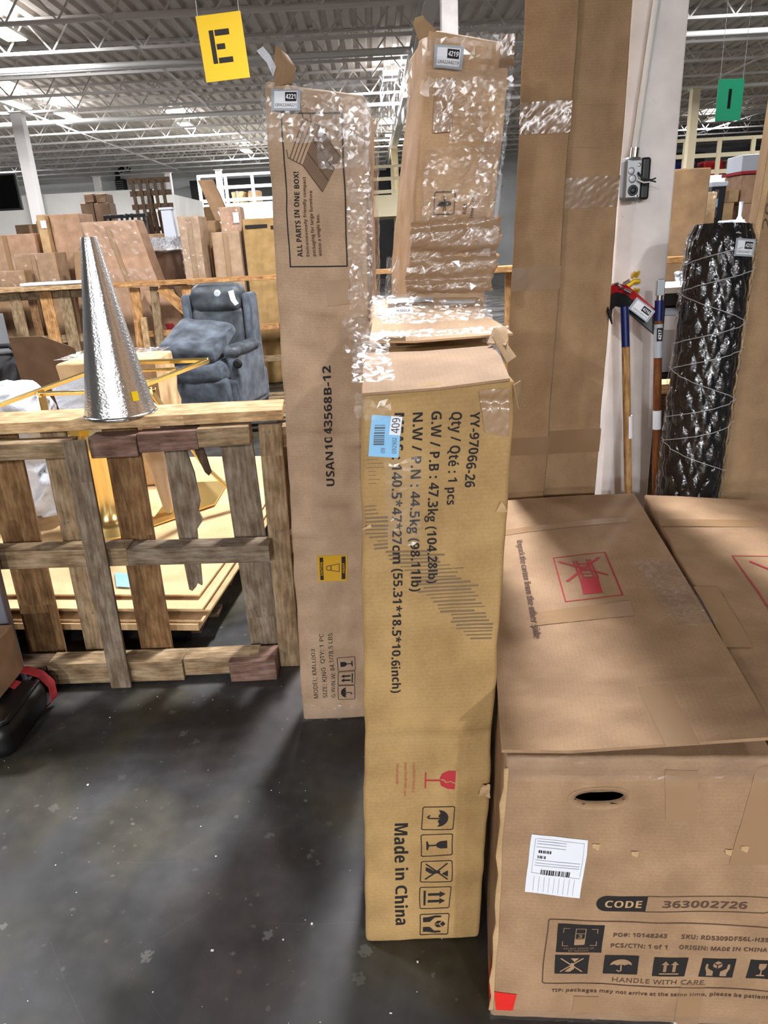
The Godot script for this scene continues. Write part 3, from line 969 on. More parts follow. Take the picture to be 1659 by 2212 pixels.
	for k in [[[Vector3(-0.01, 0.040, -0.27), Vector3(0.028, 0.036, -0.25)], [Vector3(0.012, 0.066, -0.32), Vector3(0.044, 0.040, -0.31)], [Vector3(0.022, 0.060, -0.36), Vector3(0.050, 0.062, -0.37)]], [[Vector3(0.0, 0.055, -0.26), Vector3(0.02, 0.005, -0.20)], [Vector3(0.018, 0.06, -0.30), Vector3(0.048, 0.012, -0.24)]], [[Vector3(-0.004, 0.0, 0.006), Vector3(0.006, -0.045, 0.008)], [Vector3(0.012, 0.004, -0.012), Vector3(0.014, -0.030, -0.010)]]]:
		g = at(t)
		var net := []
		for row in k:
			var r2 := []
			for p in row: r2.append(e + p)
			net.append(r2)
		g.sheet(net, 0.003, 4)
		mi("torn_flap", g, M.card_in, t)
	patch(t, fr, [Vector2(0.268, 1.152), Vector2(0.290, 1.150), Vector2(0.286, 1.160), Vector2(0.277, 1.175)], M.card_light, "torn_paper", 0.004, 0.004, 5, 5)
	patch(t, fr, [Vector2(0.000, 1.125), Vector2(0.02, 1.130), Vector2(0.018, 1.138), Vector2(0.001, 1.128)], M.card_light, "torn_paper", 0.003, 0.003, 4, 4)
	patch(t, fr, [Vector2(0.262, 0.462), Vector2(0.29, 0.455), Vector2(0.288, 0.49), Vector2(0.272, 0.492)], M.card_light, "torn_paper", 0.003, 0.007, 6, 6)
	film(t, fr, -0.010, 1.350, 0.055, 1.402, 61, 0.006, 0.006, 0.8)
	film(t, Fr.new(o + w + Vector3(-0.012, 0.012, 0.005), u, Vector3(0, 0.1, -0.36)), 0.0, 0.0, 0.075, 0.24, 62, 0.006, 0.006, 0.5)
	film(t, fr, 0.05, 1.09, 0.12, 1.27, 63, 0.003, 0.003, 1.0)
	# --- shallow wrapped carton standing right behind it
	o = Vector3(-0.012, 0, -1.815)
	t = thing("wrapped_carton", "crumpled film-wrapped carton just behind the torn top of the ochre carton", "carton", o)
	wp = Warp.new(2, 0.010, 7.0)
	wp.crease(1.445, 0.006, 0.01, 0.05)
	c = G.c8(o, Vector3(0.315, 0, 0), Vector3(0.0, 1.475, 0), Vector3(0.01, 0, -0.20))
	c[6] += Vector3(-0.02, 0.035, 0); c[7] += Vector3(0.004, 0.045, 0); c[2] += Vector3(-0.015, -0.01, 0)
	g = at(t)
	g.rbox(c, 0.018, Vector3i(12, 40, 8), wp)
	mi("body", g, M.card_wrap, t)
	g = at(t)
	g.sheet([[Vector3(0.000, 1.484, -1.83), Vector3(0.10, 1.488, -1.83), Vector3(0.20, 1.486, -1.83), Vector3(0.285, 1.470, -1.83)], [Vector3(-0.006, 1.466, -1.75), Vector3(0.10, 1.470, -1.75), Vector3(0.21, 1.468, -1.75), Vector3(0.305, 1.458, -1.75)], [Vector3(-0.012, 1.446, -1.668), Vector3(0.09, 1.441, -1.664), Vector3(0.20, 1.444, -1.662), Vector3(0.318, 1.446, -1.668)]], 0.005, 6)
	mi("loose_flap", g, M.card_wrap, t, "raised front flap with a dark gap beneath")
	fr = Fr.new(Vector3(-0.012, 1.447, -1.665), Vector3(1, 0, 0), Vector3(0, 0.04, -0.165))
	film(t, fr, -0.005, 0.0, 0.325, 0.045, 66, 0.005, 0.004, 0.1)
	film(t, fr, 0.03, 0.09, 0.30, 0.16, 67, 0.006, 0.005, 0.1)
	patch(t, fr, rect(0.022, 0.008, 0.085, 0.030), M.sticker_blue, "blue_sticker", 0.007, 0.0, 4, 2)
	fr = Fr.new(o, Vector3(1, 0, 0), Vector3(0, 1, 0), wp)
	film(t, fr, 0.0, 1.37, 0.31, 1.475, 64, 0.007, 0.005, 0.15)
	var tf := Fr.new(c[3] + Vector3(0, 0.004, 0), c[2] - c[3], c[7] - c[3], wp)
	film(t, tf, 0.0, 0.0, 0.30, 0.19, 65, 0.006, 0.005, 0.1)
	var s2 := patch(t, tf, rect(0.02, 0.030, 0.105, 0.085), M.sticker, "lot_sticker", 0.004, 0.0, 4, 4)
	text(s2, tf, "4003", 0.062, 0.045, 0.035, 0.022, 0, M.ink, true, "lot_number", 0.005)
	patch(t, tf, rect(0.045, 0.125, 0.165, 0.160), M.sticker_grey, "paper_label", 0.004, 0.001, 5, 4)
	patch(t, tf, rect(0.185, 0.11, 0.27, 0.135), M.sticker_grey, "paper_label", 0.004, 0.001, 5, 4)
	# --- tall pinkish carton at left
	o = Vector3(-0.345, 0, -2.215)
	u = Vector3(0.272, 0, 0)
	w = Vector3(0.083, 2.085, 0)
	d = Vector3(0.028, 0, -0.21)
	t = thing("bed_carton", "tall narrow pinkish carton with bed drawing and lot sticker 4221, left of centre", "carton", o)
	wp = Warp.new(3, 0.006, 4.5)
	wp.crease(2.055, 0.010, 0.014, -0.06)
	wp.crease(1.455, 0.005, 0.008)
	wp.crease(1.37, 0.005, 0.008)
	wp.crease(1.09, 0.006, 0.009)
	wp.crease(1.04, 0.004, 0.007)
	wp.crease(0.85, 0.005, 0.009, 0.05)
	wp.crease(0.73, 0.006, 0.008, -0.03)
	wp.crease(0.47, 0.004, 0.008)
	c = G.c8(o, u, w, d)
	c[2] += Vector3(0.0, -0.045, -0.004); c[6] += Vector3(-0.006, -0.085, 0); c[7] += Vector3(0, -0.02, 0)
	g = at(t)
	g.rbox(c, 0.011, Vector3i(14, 90, 8), wp)
	mi("body", g, M.card_pink, t)
	fr = Fr.new(o, u, w, wp)
	lot_sticker(t, fr, [Vector2(0.017, 2.009), Vector2(0.097, 2.007), Vector2(0.101, 2.060), Vector2(0.021, 2.064)], "4221", "GRA2244221", 0.008)
	g = at(t)
	loop(g, fr, [Vector2(0.045, 1.605), Vector2(0.210, 1.600), Vector2(0.211, 1.997), Vector2(0.044, 2.004)], 0.0034)
	mi("printed_frame", g, M.ink, t)
	text(t, fr, "ALL PARTS IN ONE BOX!", 0.082, 1.631, 0.226, 0.0145, 90, M.ink, true)
	text(t, fr, "Environmentally friendly compact", 0.101, 1.631, 0.212, 0.0085, 90, M.ink_soft, true)
	text(t, fr, "packaging for large furniture", 0.119, 1.631, 0.176, 0.0085, 90, M.ink_soft, true)
	text(t, fr, "within a single box.", 0.136, 1.631, 0.115, 0.0085, 90, M.ink_soft, true)
	text(t, fr, "USAN1043568B-12", 0.150, 0.921, 0.391, 0.0245, 90, M.ink, true)
	text(t, fr, "MODEL: KMLL003", 0.061, 0.096, 0.213, 0.0150, 90, M.ink, false)
	text(t, fr, "SIZE: KING  QTY: 1 PC", 0.094, 0.097, 0.272, 0.0150, 90, M.ink, false)
	text(t, fr, "G.W/N.W: 84.1/78.5 LBS", 0.126, 0.096, 0.272, 0.0150, 90, M.ink, false)
	icon(t, fr, Vector2(0.198, 0.086), Vector2(0, 0.060), Vector2(-0.061, 0), "umbrella", M.ink, 0.002)
	icon(t, fr, Vector2(0.198, 0.149), Vector2(0, 0.057), Vector2(-0.061, 0), "arrows", M.ink, 0.002)
	icon(t, fr, Vector2(0.199, 0.210), Vector2(0, 0.058), Vector2(-0.061, 0), "glass", M.ink, 0.002)
	# printed bed base
	g = at(t)
	var A := Vector2(0.096, 1.872)
	var B := Vector2(0.147, 1.968)
	var C := Vector2(0.203, 1.890)
	var D := Vector2(0.148, 1.803)
	for k in 21:
		var f := k / 20.0
		line(g, fr, A.lerp(D, f), B.lerp(C, f), 0.0018)
	line(g, fr, A, D, 0.0026); line(g, fr, B, C, 0.0026)
	for f in [0.33, 0.66]: line(g, fr, A.lerp(B, f), D.lerp(C, f), 0.0028)
	for k in 4:
		var off := Vector2(-0.009, 0.0045) * (k + 1)
		line(g, fr, A + off, B + off * 1.15, 0.0020)
	line(g, fr, A, A + Vector2(-0.040, 0.020), 0.002); line(g, fr, B, B + Vector2(-0.043, 0.021), 0.002)
	for p in [A + Vector2(-0.040, 0.020), B + Vector2(-0.043, 0.021), B + Vector2(-0.02, 0.010)]: line(g, fr, p, p + Vector2(-0.004, 0.02), 0.002)
	mi("printed_picture", g, M.ink_soft, t)
	st = patch(t, fr, [Vector2(0.083, 0.577), Vector2(0.184, 0.575), Vector2(0.183, 0.671), Vector2(0.082, 0.673)], M.caution, "caution_label", 0.0016, 0.0, 6, 6)
	patch(st, fr, rect(0.090, 0.582, 0.101, 0.666), M.ink, "black_band", 0.0024, 0.0, 2, 6)
	patch(st, fr, rect(0.163, 0.582, 0.177, 0.666), M.ink, "black_band", 0.0024, 0.0, 2, 6)
	text(st, fr, "CAUTION", 0.099, 0.598, 0.050, 0.0070, 90, M.caution, true, "printed_text", 0.0032)
	text(st, fr, "HEAVY", 0.174, 0.605, 0.038, 0.0075, 90, M.caution, true, "printed_text", 0.0032)
	icon(st, fr, Vector2(0.162, 0.592), Vector2(0, 0.066), Vector2(-0.060, 0), "weight", M.ink_soft, 0.0, "printed_icon", 0.0028)
	patch(t, fr, rect(0.15, 1.49, 0.215, 1.56), M.tape, "packing_tape", 0.0014, 0.0, 5, 5)
	film(t, fr, -0.006, 1.93, 0.285, 2.075, 71, 0.007, 0.004, 0.15)
	film(t, fr, 0.14, 1.86, 0.285, 2.02, 72, 0.007, 0.009, 1.2)
	film(t, fr, 0.215, 1.35, 0.286, 1.95, 73, 0.005, 0.004, 1.5)
	film(t, fr, 0.19, 1.33, 0.28, 1.46, 74, 0.007, 0.005, 0.3)
	var rf := Fr.new(o + u + Vector3(0.004, 0, 0), d, w, wp)
	film(t, rf, 0.0, 1.40, 0.21, 2.0, 75, 0.010, 0.004, 1.5)
	film(t, fr, -0.004, 0.0, 0.15, 0.075, 76, 0.006, 0.003, 0.4)
	film(t, fr, 0.13, 0.01, 0.27, 0.06, 77, 0.006, 0.004, 0.1)
	# flap torn up at the top left corner
	var q := c[3] as Vector3
	g = at(t)
	g.sheet([[q + Vector3(0.028, -0.015, -0.01), q + Vector3(0.075, -0.012, -0.012)], [q + Vector3(0.030, 0.05, -0.03), q + Vector3(0.088, 0.03, -0.035)], [q + Vector3(0.038, 0.088, -0.045), q + Vector3(0.066, 0.064, -0.055)]], 0.004, 3)
	mi("torn_flap", g, M.card_brown, t)
	g = at(t)
	g.sheet([[q + Vector3(0.026, 0.006, -0.008), q + Vector3(0.036, 0.03, -0.012)], [q + Vector3(0.012, 0.04, -0.01), q + Vector3(0.022, 0.06, -0.012)], [q + Vector3(-0.012, 0.068, -0.006), q + Vector3(0.006, 0.078, -0.01)]], 0.001, 5)
	mi("plastic_film", g, M.film_white, t)
	patch(t, fr, [Vector2(0.235, 0.93), Vector2(0.268, 0.925), Vector2(0.266, 1.14), Vector2(0.238, 1.15)], M.card_in, "torn_paper", 0.002, 0.007, 8, 40)
	# --- tall wrapped carton behind
	o = Vector3(-0.045, 0, -2.35)
	u = Vector3(0.268, 0, 0)
	w = Vector3(0.225, 2.205, 0)
	d = Vector3(-0.10, 0, -0.34)
	t = thing("film_wrapped_carton", "tallest tan carton wrapped in crinkled film, lot sticker 4219, leaning right", "carton", o)
	wp = Warp.new(4, 0.011, 4.0)
	wp.crease(2.125, 0.012, 0.014, -0.05)
	wp.crease(1.90, 0.004, 0.01)
	wp.crease(1.69, 0.008, 0.012, 0.04)
	wp.crease(1.63, 0.012, 0.014, -0.05)
	wp.crease(1.585, 0.010, 0.012, 0.08)
	wp.crease(1.54, 0.009, 0.012)
	wp.crease(1.51, 0.010, 0.010, -0.08)
	c = G.c8(o, u, w, d)
	c[2] += Vector3(-0.012, -0.035, 0); c[6] += Vector3(-0.03, -0.10, 0); c[7] += Vector3(0.085, 0.01, 0); c[3] += Vector3(0.012, 0.015, -0.01)
	g = at(t)
	g.rbox(c, 0.016, Vector3i(14, 90, 12), wp)
	mi("body", g, M.card_wrap, t)
	fr = Fr.new(o, u, w, wp)
	lot_sticker(t, fr, [Vector2(0.035, 2.127), Vector2(0.119, 2.121), Vector2(0.118, 2.176), Vector2(0.034, 2.181)], "4219", "GRA2244219", 0.010)
	icon(t, fr, Vector2(0.068, 1.737), Vector2(0.067, -0.001), Vector2(-0.001, 0.063), "insect", M.ink, 0.0024)
	text(t, fr, "RCI", 0.172, 1.735, 0.03, 0.010, 90, M.ink_soft, true)
	text(t, fr, "inset  mix", 0.195, 1.725, 0.07, 0.010, 90, M.ink_soft, true)
	patch(t, fr, rect(0.045, 1.96, 0.105, 2.10), M.tape, "packing_tape", 0.0016, 0.0015, 12, 24)
	film(t, fr, 0.0, 1.50, 0.272, 1.722, 88, 0.0035, 0.002, 0.12, M.tape)
	patch(t, fr, rect(0.225, 2.12, 0.27, 2.20), M.tape_dark, "packing_tape", 0.002, 0.002, 8, 10)
	film(t, fr, 0.0, 2.06, 0.265, 2.20, 81, 0.009, 0.005, 0.5)
	film(t, fr, 0.10, 1.93, 0.268, 2.12, 82, 0.006, 0.005, 1.1)
	film(t, fr, 0.03, 1.70, 0.265, 1.92, 83, 0.0035, 0.003, 0.0)
	film(t, fr, 0.0, 1.47, 0.268, 1.70, 84, 0.010, 0.006, 0.35)
	film(t, fr, 0.19, 1.62, 0.268, 1.95, 85, 0.006, 0.004, 1.4)
	var lf := Fr.new(o + d + Vector3(-0.004, 0, 0), -d, w, wp)
	film(t, lf, 0.0, 2.0, 0.30, 2.19, 86, 0.010, 0.004, 0.9)
	film(t, lf, 0.15, 1.47, 0.30, 1.62, 87, 0.008, 0.004, 0.3)
	q = c[3] as Vector3
	g = at(t)
	g.sheet([[q + Vector3(-0.02, -0.03, -0.01), q + Vector3(0.03, -0.01, 0.0)], [q + Vector3(-0.035, 0.012, -0.02), q + Vector3(0.0, 0.02, -0.01)], [q + Vector3(-0.028, 0.03, -0.03), q + Vector3(-0.005, 0.032, -0.02)]], 0.003, 4)
	mi("torn_flap", g, M.card_in, t)
	# --- two long low cartons at right
	make_low_cartons()

func make_low_cartons() -> void:
	var o := Vector3(0.18, 0, -1.1)
	var t := thing("low_carton", "long low carton in the right foreground, coded 363002726, white shipping label", "carton", o)
	var wp := Warp.new(6, 0.005, 4.0)
	wp.crease(0.685, 0.003, 0.012)
	var c := [o, Vector3(0.800, 0, -1.046), Vector3(0.70, 0.728, -1.056), Vector3(0.206, 0.728, -1.1), Vector3(0.335, 0, -2.45), Vector3(0.975, 0, -2.45), Vector3(0.918, 0.735, -2.44), Vector3(0.365, 0.735, -2.44)]
	var fu := Vector3(0.9962, 0, 0.0872)
	var hole := Vector2(0.186, 0.632)
	var g := at(t)
	var L := (c[1] - c[0] as Vector3).length()
	g.rbox(c, 0.009, Vector3i(60, 70, 30), wp, 0, Vector2.ZERO, func(x, y):
		# the face narrows upwards: bring x to metres on the plane
		var px: float = x / L * lerpf(L, 0.496, y / 0.73)
		return Vector2((px - hole.x) / 0.053, (y - hole.y) / 0.0215).length() < 1.0)
	mi("body", g, M.card_tan, t)
	var fr := Fr.new(o, fu, Vector3(0.026, 0.745, 0), wp)
	# rim of the hand hole
	g = at(t)
	var ring := func(k: int, rx: float, ry: float, off: float) -> Vector3:
		var a := TAU * k / 40.0
		var cx := signf(cos(a)) * pow(absf(cos(a)), 0.8)
		var sy := signf(sin(a)) * pow(absf(sin(a)), 0.9)
		return fr.pt(hole.x + cx * rx, hole.y + sy * ry, off)
	g.surf(func(a, b):
		var k := int(round(a * 40.0)) % 40
		if b < 0.4: return ring.call(k, 0.062, 0.029, 0.0012)
		if b < 0.8: return ring.call(k, 0.050, 0.0185, 0.0014)
		return ring.call(k, 0.049, 0.0175, -0.012), 40, 2, Vector2(0.3, 0.02), true, true)
	mi("hand_hole_rim", g, M.card_tan, t)
	# lifted lid
	g = at(t)
	var net := [[Vector3(0.200, 0.736, -1.108), Vector3(0.33, 0.737, -1.094), Vector3(0.50, 0.750, -1.082), Vector3(0.702, 0.770, -1.062)], [Vector3(0.232, 0.744, -1.36), Vector3(0.37, 0.752, -1.35), Vector3(0.55, 0.758, -1.34), Vector3(0.748, 0.764, -1.33)], [Vector3(0.285, 0.742, -1.85), Vector3(0.43, 0.752, -1.85), Vector3(0.62, 0.756, -1.85), Vector3(0.832, 0.752, -1.85)], [Vector3(0.362, 0.742, -2.45), Vector3(0.52, 0.748, -2.45), Vector3(0.72, 0.750, -2.45), Vector3(0.922, 0.746, -2.45)]]
	g.sheet(net, 0.007, 8)
	mi("top_panel", g, M.card_tan, t)
	# front print
	g = at(t)
	loop(g, fr, [Vector2(0.115, 0.310), Vector2(0.572, 0.304), Vector2(0.592, 0.114), Vector2(0.113, 0.119), Vector2(0.109, 0.123), Vector2(0.112, 0.306)], 0.0026)
	mi("printed_frame", g, M.ink_soft, t)
	g = at(t)
	var cap := []
	for k in 11: cap.append(Vector2(0.226 - 0.0215 * sin(PI * k / 10.0), 0.3595 - 0.0215 * cos(PI * k / 10.0)))
	poly(g, fr, cap)
	for k in 8:
		poly(g, fr, [Vector2(0.226 + k * 0.0098, 0.338), Vector2(0.2358 + k * 0.0098, 0.338), Vector2(0.2358 + k * 0.0098, 0.381), Vector2(0.226 + k * 0.0098, 0.381)])
	mi("printed_block", g, M.ink, t)
	g = at(t)
	line(g, fr, Vector2(0.304, 0.381), Vector2(0.535, 0.384), 0.002); line(g, fr, Vector2(0.305, 0.338), Vector2(0.538, 0.342), 0.002)
	for k in 8:
		var a0 := PI * k / 8.0
		var a1 := PI * (k + 1) / 8.0
		line(g, fr, Vector2(0.537 + 0.021 * sin(a0), 0.363 - 0.021 * cos(a0)), Vector2(0.537 + 0.021 * sin(a1), 0.363 - 0.021 * cos(a1)), 0.002)
	mi("printed_frame", g, M.ink_soft, t)
	text(t, fr, "CODE", 0.222, 0.3500, 0.073, 0.0195, 0, M.card_light, true, "printed_text", 0.0022)
	text(t, fr, "363002726", 0.336, 0.3500, 0.168, 0.0185, 0, M.ink_soft, true)
	patch(t, fr, [Vector2(0.134, 0.215), Vector2(0.228, 0.214), Vector2(0.229, 0.296), Vector2(0.132, 0.298)], M.ink, "printed_block", INK, 0.0, 6, 6)
	g = at(t)
	for k in [[0.146, 0.286, 0.158, 0.286], [0.146, 0.286, 0.146, 0.274], [0.216, 0.286, 0.204, 0.286], [0.216, 0.286, 0.216, 0.274], [0.146, 0.236, 0.158, 0.236], [0.146, 0.236, 0.146, 0.248], [0.216, 0.236, 0.204, 0.236], [0.216, 0.236, 0.216, 0.248], [0.172, 0.286, 0.192, 0.286], [0.172, 0.272, 0.192, 0.272], [0.172, 0.256, 0.192, 0.256], [0.172, 0.286, 0.172, 0.240], [0.192, 0.286, 0.192, 0.240]]:
		line(g, fr, Vector2(k[0], k[1]), Vector2(k[2], k[3]), 0.0015, 0.0022)
	poly(g, fr, rect(0.172, 0.238, 0.192, 0.254), 0.0022)
	mi("printed_picture", g, M.card_tan, t)
	text(t, fr, "3", 0.178, 0.2585, 0.008, 0.010, 0, M.card_tan, true, "printed_text", 0.0022)
	text(t, fr, "DO NOT STACK UP", 0.150, 0.2255, 0.062, 0.0045, 0, M.card_tan, false, "printed_text", 0.0022)
	text(t, fr, "BY WEIGHT", 0.160, 0.2185, 0.042, 0.0045, 0, M.card_tan, false, "printed_text", 0.0022)
	text(t, fr, "PO#: 10148243", 0.248, 0.2620, 0.110, 0.0115, 0, M.ink_soft, true)
	text(t, fr, "SKU: RD5309DF56L-H35L", 0.386, 0.2625, 0.186, 0.0115, 0, M.ink_soft, true)
	text(t, fr, "PCS/CTN: 1 of 1", 0.246, 0.2300, 0.116, 0.0115, 0, M.ink_soft, true)
	text(t, fr, "ORIGIN: MADE IN CHINA", 0.385, 0.2320, 0.180, 0.0115, 0, M.ink_soft, true)
	text(t, fr, "HANDLE WITH CARE", 0.257, 0.1255, 0.196, 0.0125, 0, M.ink_soft, false)
	text(t, fr, "TIP: packages may not arrive at the same time, please be patient", 0.131, 0.0910, 0.462, 0.0095, 0, M.ink_soft, true)
	var kinds := [[0.134, "hook"], [0.236, "umbrella"], [0.338, "arrows"], [0.4375, "hands"], [0.536, "glass"]]
	for k in kinds:
		patch(t, fr, rect(k[0], 0.150, k[0] + (0.0705 if k[1] != "glass" else 0.052), 0.2065), M.ink, "printed_block", INK, 0.0, 4, 4)
		icon(t, fr, Vector2(k[0] + 0.004, 0.150), Vector2(0.062 if k[1] != "glass" else 0.046, 0), Vector2(0, 0.0565), k[1], M.card_tan, 0.0, "printed_icon", 0.0022)
	# shipping label
	var q := [Vector2(0.056, 0.385), Vector2(0.169, 0.371), Vector2(0.174, 0.525), Vector2(0.061, 0.539)]
	var st := patch(t, fr, q, M.sticker, "shipping_label", 0.0016, 0.0, 8, 8)
	st.set_meta("label", "white shipping label with small barcodes")
	var ax: Vector2 = q[1] - q[0]
	var ay: Vector2 = q[3] - q[0]
	var P := func(a: float, b: float) -> Vector2: return q[0] + ax * a + ay * b
	barcode(st, fr, P.call(0.24, 0.34), ax * 0.52, ay * 0.085, 26, 8, M.ink, 0.0026)
	barcode(st, fr, P.call(0.16, 0.70), ax * 0.26, ay * 0.045, 14, 9, M.ink, 0.0026)
	barcode(st, fr, P.call(0.15, 0.61), ax * 0.16, ay * 0.045, 10, 10, M.ink, 0.0026)
	g = G.new(_base(st))
	for b in [0.90, 0.855, 0.80, 0.58, 0.53, 0.49]:
		line(g, fr, P.call(0.12, b), P.call(0.9 if b < 0.8 else 0.62, b), 0.0012, 0.0026)
	for k in 9:
		line(g, fr, P.call(0.14 + k * 0.09, 0.04), P.call(0.14 + k * 0.09, 0.30), 0.0007, 0.0026)
	for b in [[0.08, 0.94, 0.94, 0.94], [0.08, 0.36, 0.08, 0.94], [0.94, 0.36, 0.94, 0.94], [0.08, 0.36, 0.94, 0.33]]:
		line(g, fr, P.call(b[0], b[1]), P.call(b[2], b[3]), 0.0008, 0.0026)
	mi("label_rules", g, M.sticker_grey, st)
	patch(t, fr, [Vector2(0.013, 0.026), Vector2(0.049, 0.027), Vector2(0.055, 0.082), Vector2(0.004, 0.086)], M.sticker_red, "red_sticker", 0.0016, 0.0, 4, 4)
	var side := Fr.new(c[4], c[0] - c[4], Vector3(0.026, 0.745, 0), wp)
	patch(t, side, rect(1.30, 0.02, 1.352, 0.13), M.sticker_red, "red_sticker", 0.002, 0.0, 4, 4)
	patch(t, fr, [Vector2(0.316, 0.580), Vector2(0.374, 0.583), Vector2(0.364, 0.700), Vector2(0.303, 0.702)], M.tape, "packing_tape", 0.0012, 0.0004, 8, 8)
	patch(t, fr, [Vector2(0.452, 0.470), Vector2(0.54, 0.47), Vector2(0.52, 0.72), Vector2(0.468, 0.71)], M.tape, "packing_tape", 0.0012, 0.0004, 8, 12)
	patch(t, fr, rect(0.405, 0.0, 0.458, 0.125), M.tape, "packing_tape", 0.0006, 0.0003, 6, 10)
	patch(t, fr, rect(0.18, 0.03, 0.232, 0.078), M.tape, "packing_tape", 0.0010, 0.0006, 6, 6)
	film(t, fr, 0.0, 0.678, 0.50, 0.735, 91, 0.004, 0.003, 0.0)
	film(t, fr, 0.0, 0.0, 0.58, 0.03, 92, 0.004, 0.003, 0.0)
	for k in [Vector2(0.185, 0.505), Vector2(0.262, 0.49), Vector2(0.44, 0.50), Vector2(0.47, 0.508)]:
		patch(t, fr, [k, k + Vector2(0.012, -0.006), k + Vector2(0.014, 0.010), k + Vector2(-0.002, 0.011)], M.card_light, "torn_paper", 0.001, 0.003, 4, 4)
	# worn left edge: the split corner stands open
	g = at(t)
	var edge := []
	for k in 16:
		var y := 0.03 + k * 0.045
		var j := 0.003 * sin(k * 2.3)
		edge.append([fr.pt(0.005, y, 0.001), fr.pt(-0.004 + j, y, 0.004 + j * 0.5)])
	g.sheet(edge, 0.0025, 2)
	mi("split_edge", g, M.card_light, t)
	# lid print
	var lid := Fr.new(Vector3(0.206, 0.745, -1.1), fu, Vector3(0.0872, 0, -0.9962), NetWarp.new(net, 0.0035))
	g = at(t)
	var f4 := [Vector2(0.207, 0.565), Vector2(0.359, 0.591), Vector2(0.373, 0.869), Vector2(0.217, 0.839)]
	loop(g, lid, f4, 0.004, 0.001)
	var bx: Vector2 = f4[1] - f4[0]
	var by: Vector2 = f4[3] - f4[0]
	var Q := func(a: float, b: float) -> Vector2: return f4[0] + bx * a + by * b
	mi("printed_frame", g, M.ink_red, t)
	g = at(t)
	poly(g, lid, [Q.call(0.34, 0.10), Q.call(0.68, 0.09), Q.call(0.70, 0.44), Q.call(0.36, 0.42)], 0.001)
	for k in 5:
		line(g, lid, Q.call(0.44, 0.46 + k * 0.08), Q.call(0.62, 0.44 + k * 0.08), 0.006, 0.001)
	for k in [0.38, 0.44, 0.64, 0.70]:
		line(g, lid, Q.call(k, 0.42), Q.call(k - 0.02, 0.86), 0.005, 0.001)
	line(g, lid, Q.call(0.14, 0.42), Q.call(0.86, 0.88), 0.008, 0.0014); line(g, lid, Q.call(0.10, 0.88), Q.call(0.88, 0.46), 0.008, 0.0014)
	mi("printed_picture", g, M.ink_red, t)
	text(t, lid, "Unpack the carton from the other side", 0.124, 0.985, 0.595, 0.017, -92, M.ink_soft, true, "printed_text", 0.0026)
	patch(t, lid, [Vector2(0.075, 1.03), Vector2(0.50, 1.115), Vector2(0.51, 1.165), Vector2(0.077, 1.076)], M.tape, "packing_tape", 0.0006, 0.0008, 20, 4)
	patch(t, lid, [Vector2(0.10, 0.445), Vector2(0.36, 0.48), Vector2(0.37, 0.56), Vector2(0.11, 0.51)], M.tape, "packing_tape", 0.0006, 0.0012, 24, 8)
	patch(t, lid, [Vector2(0.297, 0.0), Vector2(0.358, 0.0), Vector2(0.355, 0.192), Vector2(0.291, 0.184)], M.tape, "packing_tape", 0.0006, 0.0004, 8, 10)
	film(t, lid, 0.44, 0.42, 0.545, 0.80, 93, 0.007, 0.003, 0.8)
	# second low carton
	var p := Vector3(0.825, 0, -1.10)
	t = thing("low_carton", "second low carton beyond the dark gap, cut by the right edge of the picture", "carton", p)
	wp = Warp.new(7, 0.004, 4.0)
	c = [p, Vector3(1.36, 0, -1.05), Vector3(1.30, 0.72, -1.06), Vector3(0.725, 0.735, -1.12), Vector3(1.02, 0, -2.44), Vector3(1.50, 0, -2.40), Vector3(1.44, 0.745, -2.30), Vector3(0.948, 0.752, -2.43)]
	g = at(t)
	g.rbox(c, 0.010, Vector3i(12, 12, 24), wp)
	mi("body", g, M.card_tan, t)
	var tf := Fr.new(c[3] + Vector3(0, 0.002, 0), c[2] - c[3], c[7] - c[3], wp)
	g = at(t)
	loop(g, tf, [Vector2(0.16, 0.48), Vector2(0.40, 0.48), Vector2(0.40, 0.80), Vector2(0.16, 0.80)], 0.004, 0.0012)
	poly(g, tf, rect(0.28, 0.62, 0.36, 0.75), 0.0014)
	line(g, tf, Vector2(0.2, 0.52), Vector2(0.38, 0.78), 0.008, 0.0016)
	line(g, tf, Vector2(0.2, 0.76), Vector2(0.38, 0.52), 0.008, 0.0016)
	mi("printed_picture", g, M.ink_red, t)
	patch(t, tf, rect(0.0, 1.02, 0.5, 1.08), M.tape, "packing_tape", 0.0014, 0.0005, 16, 4)
	patch(t, tf, rect(0.0, 0.30, 0.06, 0.60), M.tape, "packing_tape", 0.0014, 0.0008, 5, 16)

# ------------------------------------------------------------------ right hand group
func plain_carton(called: String, label: String, c: Array, m: Material, r := 0.008, seg := Vector3i(2, 2, 2), wp = null) -> Node3D:
	var t := thing(called, label, "carton", c[0])
	var g := at(t)
	g.rbox(c, r, seg, wp)
	mi("body", g, m, t)
	return t

